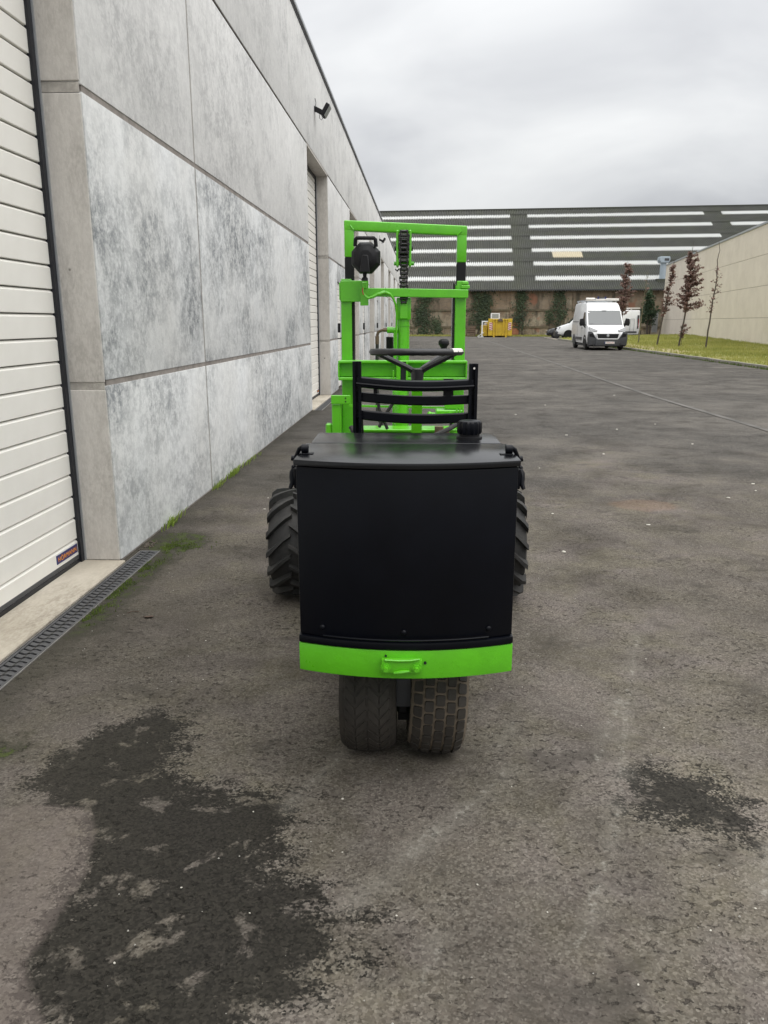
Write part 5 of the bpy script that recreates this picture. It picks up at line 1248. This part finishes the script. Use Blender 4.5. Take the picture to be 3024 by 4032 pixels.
# beam
bm_ = MB()
bm_.box(-.350, .337, YM-.030, YM-.0055, 1.163, 1.2355).box(-.352, .339, YM-.075, YM-.006, 1.236, 1.252).box(-.352, .339, YM-.075, YM-.006, 1.146, 1.1625)
beam = fp('cross_beam', bm_, M_GREEN, ms_, bevel=.004)
fp('beam_end', MB().box(-.353, -.345, YM-.074, YM-.0305, 1.1625, 1.236).box(.331, .339, YM-.074, YM-.0305, 1.1625, 1.236), M_GREEN, ms_)
fp('beam_bracket', MB().box(-.040, -.018, YM-.085, YM-.076, 1.13, 1.235).box(.012, .022, YM-.09, YM-.076, 1.15, 1.25).box(-.06,-.052,YM-.088,YM-.076,1.15,1.20), M_GREEN, ms_, bevel=.002)
fp('beam_slot', MB().box(-.017, .011, YM-.078, YM-.0755, 1.13, 1.245), M_SEAL, ms_)
# lift cylinder
cyx = -.003
fp('lift_cylinder', MB().cyl((cyx, YM+.03, .25), (cyx, YM+.03, 1.50), .033, n=24).cyl((cyx,YM+.03,1.43),(cyx,YM+.03,1.436),.036,n=24), M_GREEN, ms_)
fp('cylinder_head', MB().box(cyx-.038, cyx+.040, YM-.004, YM+.062, 1.462, 1.578), M_GREEN, ms_, bevel=.008, seg=2)
fp('chain_anchor', MB().box(cyx-.020, cyx+.022, YM-.020, YM-.0045, 1.468, 1.556), M_GREEN, ms_, bevel=.003)
fp('rod', MB().cyl((cyx+.004, YM+.035, 1.57), (cyx+.004, YM+.035, 1.75), .017, n=16), M_STEEL, ms_)
for x in (cyx-.034, cyx+.032): fp('sheave_plate', MB().box(x-.007, x+.007, YM-.03, YM+.08, 1.735, 1.915), M_GREEN, ms_, bevel=.004)
fp('sheave', MB().cyl((cyx-.022, YM+.03, 1.83), (cyx+.020, YM+.03, 1.83), .055, n=28), M_GREASE, ms_)
fp('sheave_pin', MB().cyl((cyx-.05, YM+.03, 1.83), (cyx+.048, YM+.03, 1.83), .014, n=12), M_GREASE, ms_)
fp('plate_bolt', MB().cyl((cyx-.052, YM-.01, 1.75), (cyx+.054, YM-.01, 1.75), .011, n=6), M_GREEN2, ms_)
# chain links
def link_mesh(wide):
    m_ = MB(); hw = .019 if wide else .0135
    for s in (-1, 1): m_.box(s*hw-.003, s*hw+.003, -.009, .009, -.0175, .0175)
    m_.cyl((-hw-.005,0,.0105),(hw+.005,0,.0105),.0075,n=10).cyl((-hw,0,-.0105),(hw,0,-.0105),.0065,n=10)
    me_, _ = mesh_of(m_, 'chain_link', .0015, center=(0,0,0)); me_.materials.append(M_GREASE); return me_
lw, ln = link_mesh(True), link_mesh(False)
for i in range(17):
    z = 1.562+i*.021; x = cyx+.001*math.sin(i); yy = YM-.022+(.0 if z < 1.80 else -.006)
    sc_f = 1.0 if z < 1.76 else 1.25
    o = inst('chain_link', lw if i % 2 else ln, FM @ Vector((x, yy, z)), ms_, rot=(0,0,R(1.7)), scale=(sc_f, 1.2, 1.0))
# hydraulics
fp('cylinder_port', MB().cyl((cyx-.03,YM+.02,1.408),(cyx-.088,YM+.02,1.410),.0165,n=16), M_GREEN, ms_)
fp('hose_fitting', MB().cyl((-.088,YM+.02,1.410),(-.112,YM+.02,1.409),.012,n=6).tube([(-.112,YM+.02,1.409),(-.128,YM+.02,1.405),(-.140,YM+.02,1.395),(-.145,YM+.02,1.378)], .0075, 8).cyl((-.145,YM+.02,1.378),(-.145,YM+.02,1.335),.0105,n=8), M_RUSTY, ms_)
fp('hydraulic_hose', MB().tube([(-.145,YM+.02,1.336),(-.146,YM+.02,1.25),(-.147,YM+.0,1.10),(-.14,YM-.05,.95),(-.09,YM-.12,.85)], .0095, 8), M_RUBBER, ms_)
fp('accumulator', MB().cyl((-.078,YM+.12,1.12),(-.078,YM+.12,1.372),.020,n=18), M_BLACKM, ms_, bevel=.003)
fp('feed_pipe', MB().cyl((-.048,YM+.0,1.10),(-.048,YM+.0,1.40),.009,n=10), M_GREEN, ms_)
fp('lamp_cable', MB().tube([(-.214,YM-.066,1.635),(-.216,YM-.068,1.602),(-.205,YM-.068,1.585),(-.190,YM-.07,1.573),(-.165,YM-.062,1.580),(-.142,YM-.056,1.592),(-.110,YM-.052,1.601),(-.097,YM-.05,1.603),(-.075,YM-.05,1.594),(-.058,YM-.044,1.572),(-.045,YM-.03,1.540),(-.040,YM-.02,1.49),(-.041,YM-.01,1.40),(-.041,YM-.006,1.27)],
   [.004,.004,.005,.007,.0085,.009,.0105,.0095,.007,.006,.0055,.005,.005,.005], 8), M_GREEN, ms_)
fp('cable_tie', MB().bar((-.097,YM-.058,1.60),(-.098,YM-.060,1.628),.003,.002), M_GREEN, ms_)
fp('red_wire', MB().tube([(-.216,YM-.07,1.625),(-.219,YM-.073,1.608),(-.214,YM-.073,1.590)], .003, 6), M_RED, ms_)
# work lamp
LX, LY, LZ = -.197, 2.03, 1.768
lp = bpy.data.objects.new('work_lamp', None); link(lp, FM @ Vector((LX, LY, LZ-.09)), FL)
n = 8
def lring(rx, rz, y_, dz=0): return [(LX+rx*math.cos(2*math.pi*(k+.5)/n), y_, LZ+dz+rz*math.sin(2*math.pi*(k+.5)/n)) for k in range(n)]
fp('lamp_body', MB().loft([lring(.036,.036,LY-.035), lring(.062,.066,LY-.022), lring(.077,.081,LY), lring(.080,.083,LY+.03), lring(.076,.079,LY+.045)]), M_BLACKM, lp, bevel=.003, seg=2)
fp('lamp_lens', MB().loft([lring(.068,.07,LY+.046), lring(.060,.062,LY+.052)]), M_LAMPG, lp)
fp('lamp_handle', MB().tube([(LX-.053,LY-.012,LZ+.055),(LX-.050,LY-.02,LZ+.088),(LX-.044,LY-.02,LZ+.093),(LX+.044,LY-.02,LZ+.092),(LX+.050,LY-.02,LZ+.086),(LX+.053,LY-.012,LZ+.052)], .0095, 8), M_BLACKM, lp)
fp('lamp_mount', MB().prism([(LX-.032,LZ-.075),(LX+.022,LZ-.075),(LX+.020,LZ-.05),(LX+.014,LZ+.01),(LX-.016,LZ+.01),(LX-.027,LZ-.05)], 'y', LY-.05, LY-.0), M_BLACKM, lp, bevel=.004)
fp('lamp_stem', MB().lathe([(1.655,.017),(1.668,.016),(1.674,.009),(1.684,.010),(1.70,.016)], (LX-.005, LY-.01, 0), 'z', 14), M_BLACKM, lp)
# lower left bracket and small parts
fp('lift_post', MB().box(-.388, -.338, YM-.09, YM+.02, .32, 1.022), M_GREEN, ms_, bevel=.004)
fp('post_plate', MB().box(-.390, -.286, YM-.104, YM-.0905, 1.022, 1.070), M_GREEN, ms_, bevel=.003)
for z in (1.036, 1.054): fp('plate_hole', MB().cyl((-.312,YM-.1046,z),(-.312,YM-.1038,z),.0045,n=10), M_SEAL, ms_)
fp('step_bracket', MB().box(-.425, -.389, YM-.08, YM-.04, .82, .915), M_GREEN, ms_, bevel=.008)
fp('tilt_tube', MB().cyl((-.02, YM-.20, .60), (-.02, YM-.20, 1.10), .040, n=24), M_GREEN, ms_)
fp('tie_bar', MB().hexa([(-.29,YM-.17,1.016),(.29,YM-.17,1.004),(.29,YM-.15,1.004),(-.29,YM-.15,1.016),(-.29,YM-.17,1.026),(.29,YM-.17,1.014),(.29,YM-.15,1.014),(-.29,YM-.15,1.026)]), M_GREEN, ms_)
vb = fp('valve_block', MB().box(.165, .31, YM-.28, YM-.20, .965, 1.012), M_GREEN, bevel=.006)
fp('valve_spool', MB().cyl((.135,YM-.24,.985),(.166,YM-.24,.985),.010,n=12).sphere((.135,YM-.24,.986),.014,10,6).cyl((.20,YM-.285,.985),(.20,YM-.28,.985),.014,n=6).cyl((.24,YM-.295,.985),(.24,YM-.28,.985),.016,n=6), M_GREEN, vb)
for k in range(3): fp('valve_fin', MB().box(.268+k*.016, .276+k*.016, YM-.29, YM-.281, .965, 1.02), M_GREEN, vb)
fp('valve_cap', MB().box(.21,.31,YM-.27,YM-.21,1.013,1.05), M_GREEN, vb, bevel=.005)
fp('hose', MB().tube([(-.25,1.55,.97),(-.22,1.5,.93),(-.15,1.48,.90),(-.05,1.5,.88)], .012, 8), M_RUBBER)
fp('hose', MB().tube([(.28,1.7,.98),(.22,1.62,.955),(.14,1.58,.925),(.06,1.55,.90),(-.02,1.5,.88)], .012, 8), M_RUBBER)
fp('hose', MB().tube([(-.13,1.62,1.16),(-.12,1.62,1.05),(-.08,1.64,.95)], .008, 8).tube([(-.05,1.62,1.08),(-.09,1.62,1.02),(-.12,1.63,.96)], .008, 8), M_RUBBER)
fp('pump_fitting', MB().cyl((.17,1.66,.91),(.17,1.66,.96),.022,n=10).sphere((.20,1.66,.93),.022,10,6), M_RUSTY)
fp('tube_end', MB().cyl((-.02, 1.52, .86), (-.02, 1.55, .93), .042, n=24), M_GREEN)
# carriage and forks in front
fp('fork_carriage', MB().box(-.40,.40,YM+.13,YM+.17,.12,.20).box(-.40,.40,YM+.13,YM+.17,.42,.50).box(-.30,-.26,YM+.13,YM+.16,.201,.419).box(.26,.30,YM+.13,YM+.16,.201,.419), M_GREEN2, bevel=.004)
for x in (-.30, .22): fp('fork', MB().prism([(YM+.171,.06),(YM+.171,.50),(YM+.205,.50),(YM+.215,.10),(YM+1.15,.075),(YM+1.15,.06)], 'x', x, x+.09), M_BLACKM)

# ------------------------------------------------------------------ small things on the ground
chip_me = []
for s in range(4):
    r = random.Random(40+s); m_ = MB(); n = 7
    lo = [(math.cos(6.283*k/n)*r.uniform(.6,1), math.sin(6.283*k/n)*r.uniform(.5,1)*.7, 0) for k in range(n)]
    m_.add(lo+[(x*.8, y*.8, .35*r.uniform(.7,1.2)) for x, y, z in lo], [tuple(range(n, 2*n))]+[(k, (k+1) % n, n+(k+1) % n, n+k) for k in range(n)])
    me_, _ = mesh_of(m_, 'pale_chip', 0, center=(0,0,0)); me_.materials.append(M_CHIP); chip_me.append(me_)
CHK = .72
chips = [(-.235,2.108,.009),(.927,4.835,.030),(1.666,5.552,.03),(1.02,5.86,.024),(3.05,7.1,.035),(2.6,6.5,.03),(2.95,6.8,.024),(2.05,8.7,.035),(3.3,9.5,.035),(1.9,10.2,.035),(2.7,10.8,.04),(3.4,11.4,.03),(-.50,2.03,.006),(-.62,1.70,.006),(.33,1.66,.006),(-.05,1.63,.006),(.16,1.75,.006),(.72,1.62,.006),(-.70,1.45,.007),(-.21,1.86,.005),(.86,1.70,.006),(.50,1.45,.006),(-.42,1.62,.005),(-1.0,3.3,.008),(-1.25,5.9,.02),(-1.3,6.3,.014),(-1.05,6.0,.016),(.42,2.9,.006),(.9,2.6,.006),(1.0,3.2,.007),(-.9,2.9,.006),(-1.2,3.1,.006),(.30,2.2,.005),(.6,2.6,.005),(1.2,7.8,.02),(1.5,12.5,.04),(2.2,14,.04),(3.9,16,.04)]
for i, (x, y, s) in enumerate(chips):
    tag(inst('pale_chip', chip_me[i % 4], (x, y, .004), None, rot=(0,0,i*1.7), scale=(s*CHK, s*CHK, s*.4)), 'small pale chip lying loose on the asphalt', 'chip', 'pale chips scattered over the yard')
r = random.Random(77)
m_ = MB()
for i in range(220):
    x = r.uniform(-1.6, 1.4); y = r.uniform(1.25, 4.5); s = r.uniform(.0012, .0035)
    m_.add([(x-s,y,.003),(x,y-s,.003),(x+s,y,.003),(x,y+s,.003),(x+s*.2,y,.003+s*1.2)], [(0,1,4),(1,2,4),(2,3,4),(3,0,4)])
tag(obj('loose_grit', m_, M_GRIT, smooth=0), 'fine pale grit scattered over the near asphalt', 'grit', kind='stuff')
lf = MB().tube([(-1.50,3.63,.004),(-1.47,3.645,.008),(-1.445,3.65,.004)], .0018, 5); tag(obj('twig', lf, M_LEAFDRY), 'small brown twig on the asphalt beside the drain grate', 'twig')
lf = MB().add([(-1.40,3.58,.004),(-1.37,3.56,.012),(-1.34,3.575,.010),(-1.36,3.60,.005)], [(0,1,2,3)]); 
tag(obj('dry_leaf', MB().hexa([(-1.40,3.58,.003),(-1.37,3.56,.010),(-1.34,3.575,.008),(-1.36,3.60,.004),(-1.40,3.58,.0045),(-1.37,3.56,.0115),(-1.34,3.575,.0095),(-1.36,3.60,.0055)]), M_LEAFDRY), 'curled dry brown leaf on the asphalt beside the drain grate', 'leaf')
# weeds at the wall foot
def tuft(x, y, n, h, spread, label, seed):
    r = random.Random(seed); m_ = MB()
    for i in range(n):
        a = r.uniform(0, 6.28); px, py = x+abs(r.gauss(0, .018)), y+r.gauss(0, spread); L = h*r.uniform(.5, 1.1); w = .0028
        d_ = Vector((abs(math.cos(a))*.8+.15, math.sin(a), 0)); sd = Vector((-d_.y, d_.x, 0)).normalized()*w
        b0 = Vector((px, py, 0)); b1 = b0+d_*L*.22+Vector((0,0,L*.62)); b2 = b0+d_*L*.62+Vector((0,0,L*.85))
        m_.add([tuple(b0-sd), tuple(b0+sd), tuple(b1+sd), tuple(b1-sd), tuple(b2)], [(0,1,2,3),(3,2,4)])
    tag(obj('grass_tuft', m_, M_WEED, smooth=0), label, 'weed', 'grass tufts along the warehouse foot')
M_WEED = leaf_mat('weed_blades', (.17, .27, .03), (.36, .46, .09), .3, 20)
tuft(WX+.012, 5.42, 70, .085, .10, 'bright green grass tuft at the wall foot nearest the drain end', 1)
tuft(WX+.012, 6.74, 55, .075, .09, 'grass tuft at the wall foot below the vertical panel joint', 2)
tuft(WX+.012, 7.30, 80, .095, .14, 'larger grass tuft at the wall foot just past the panel joint', 3)
tuft(WX+.012, 8.1, 45, .06, .22, 'low yellowish grass tufts farthest along the wall foot', 4)
r = random.Random(91); pts = []
for i in range(3600):
    u = r.random()
    if u < .62: y = 3.45+1.35*r.random(); x = -1.692+abs(r.gauss(0, .035+.035*max(0, y-4)))
    elif u < .92: y = 4.76+abs(r.gauss(0, .14)); x = -1.62+r.gauss(0, .08)
    else: continue
    if x < WX+.005 or (y < 4.74 and x < -1.695): continue
    if mnoise.noise((x*14, y*9, 2)) < -.02: continue
    pts.append((x, y, .0))
tag(obj('moss', blades('m', pts, .004, .016, M_MOSS, .005, lean=.8, seed=8), M_MOSS, smooth=0), 'green moss along the drain and the wall foot', 'moss', kind='stuff')
r = random.Random(17)
m_ = MB()
for i in range(45):
    m_.sphere((-1.85+abs(r.gauss(0,.03)), 4.86+r.gauss(0,.05), .003), r.uniform(.003,.011), 6, 4)
tag(obj('dirt_clump', m_, M_BARK), 'dark clump of dirt in the corner where drain meets wall', 'dirt')
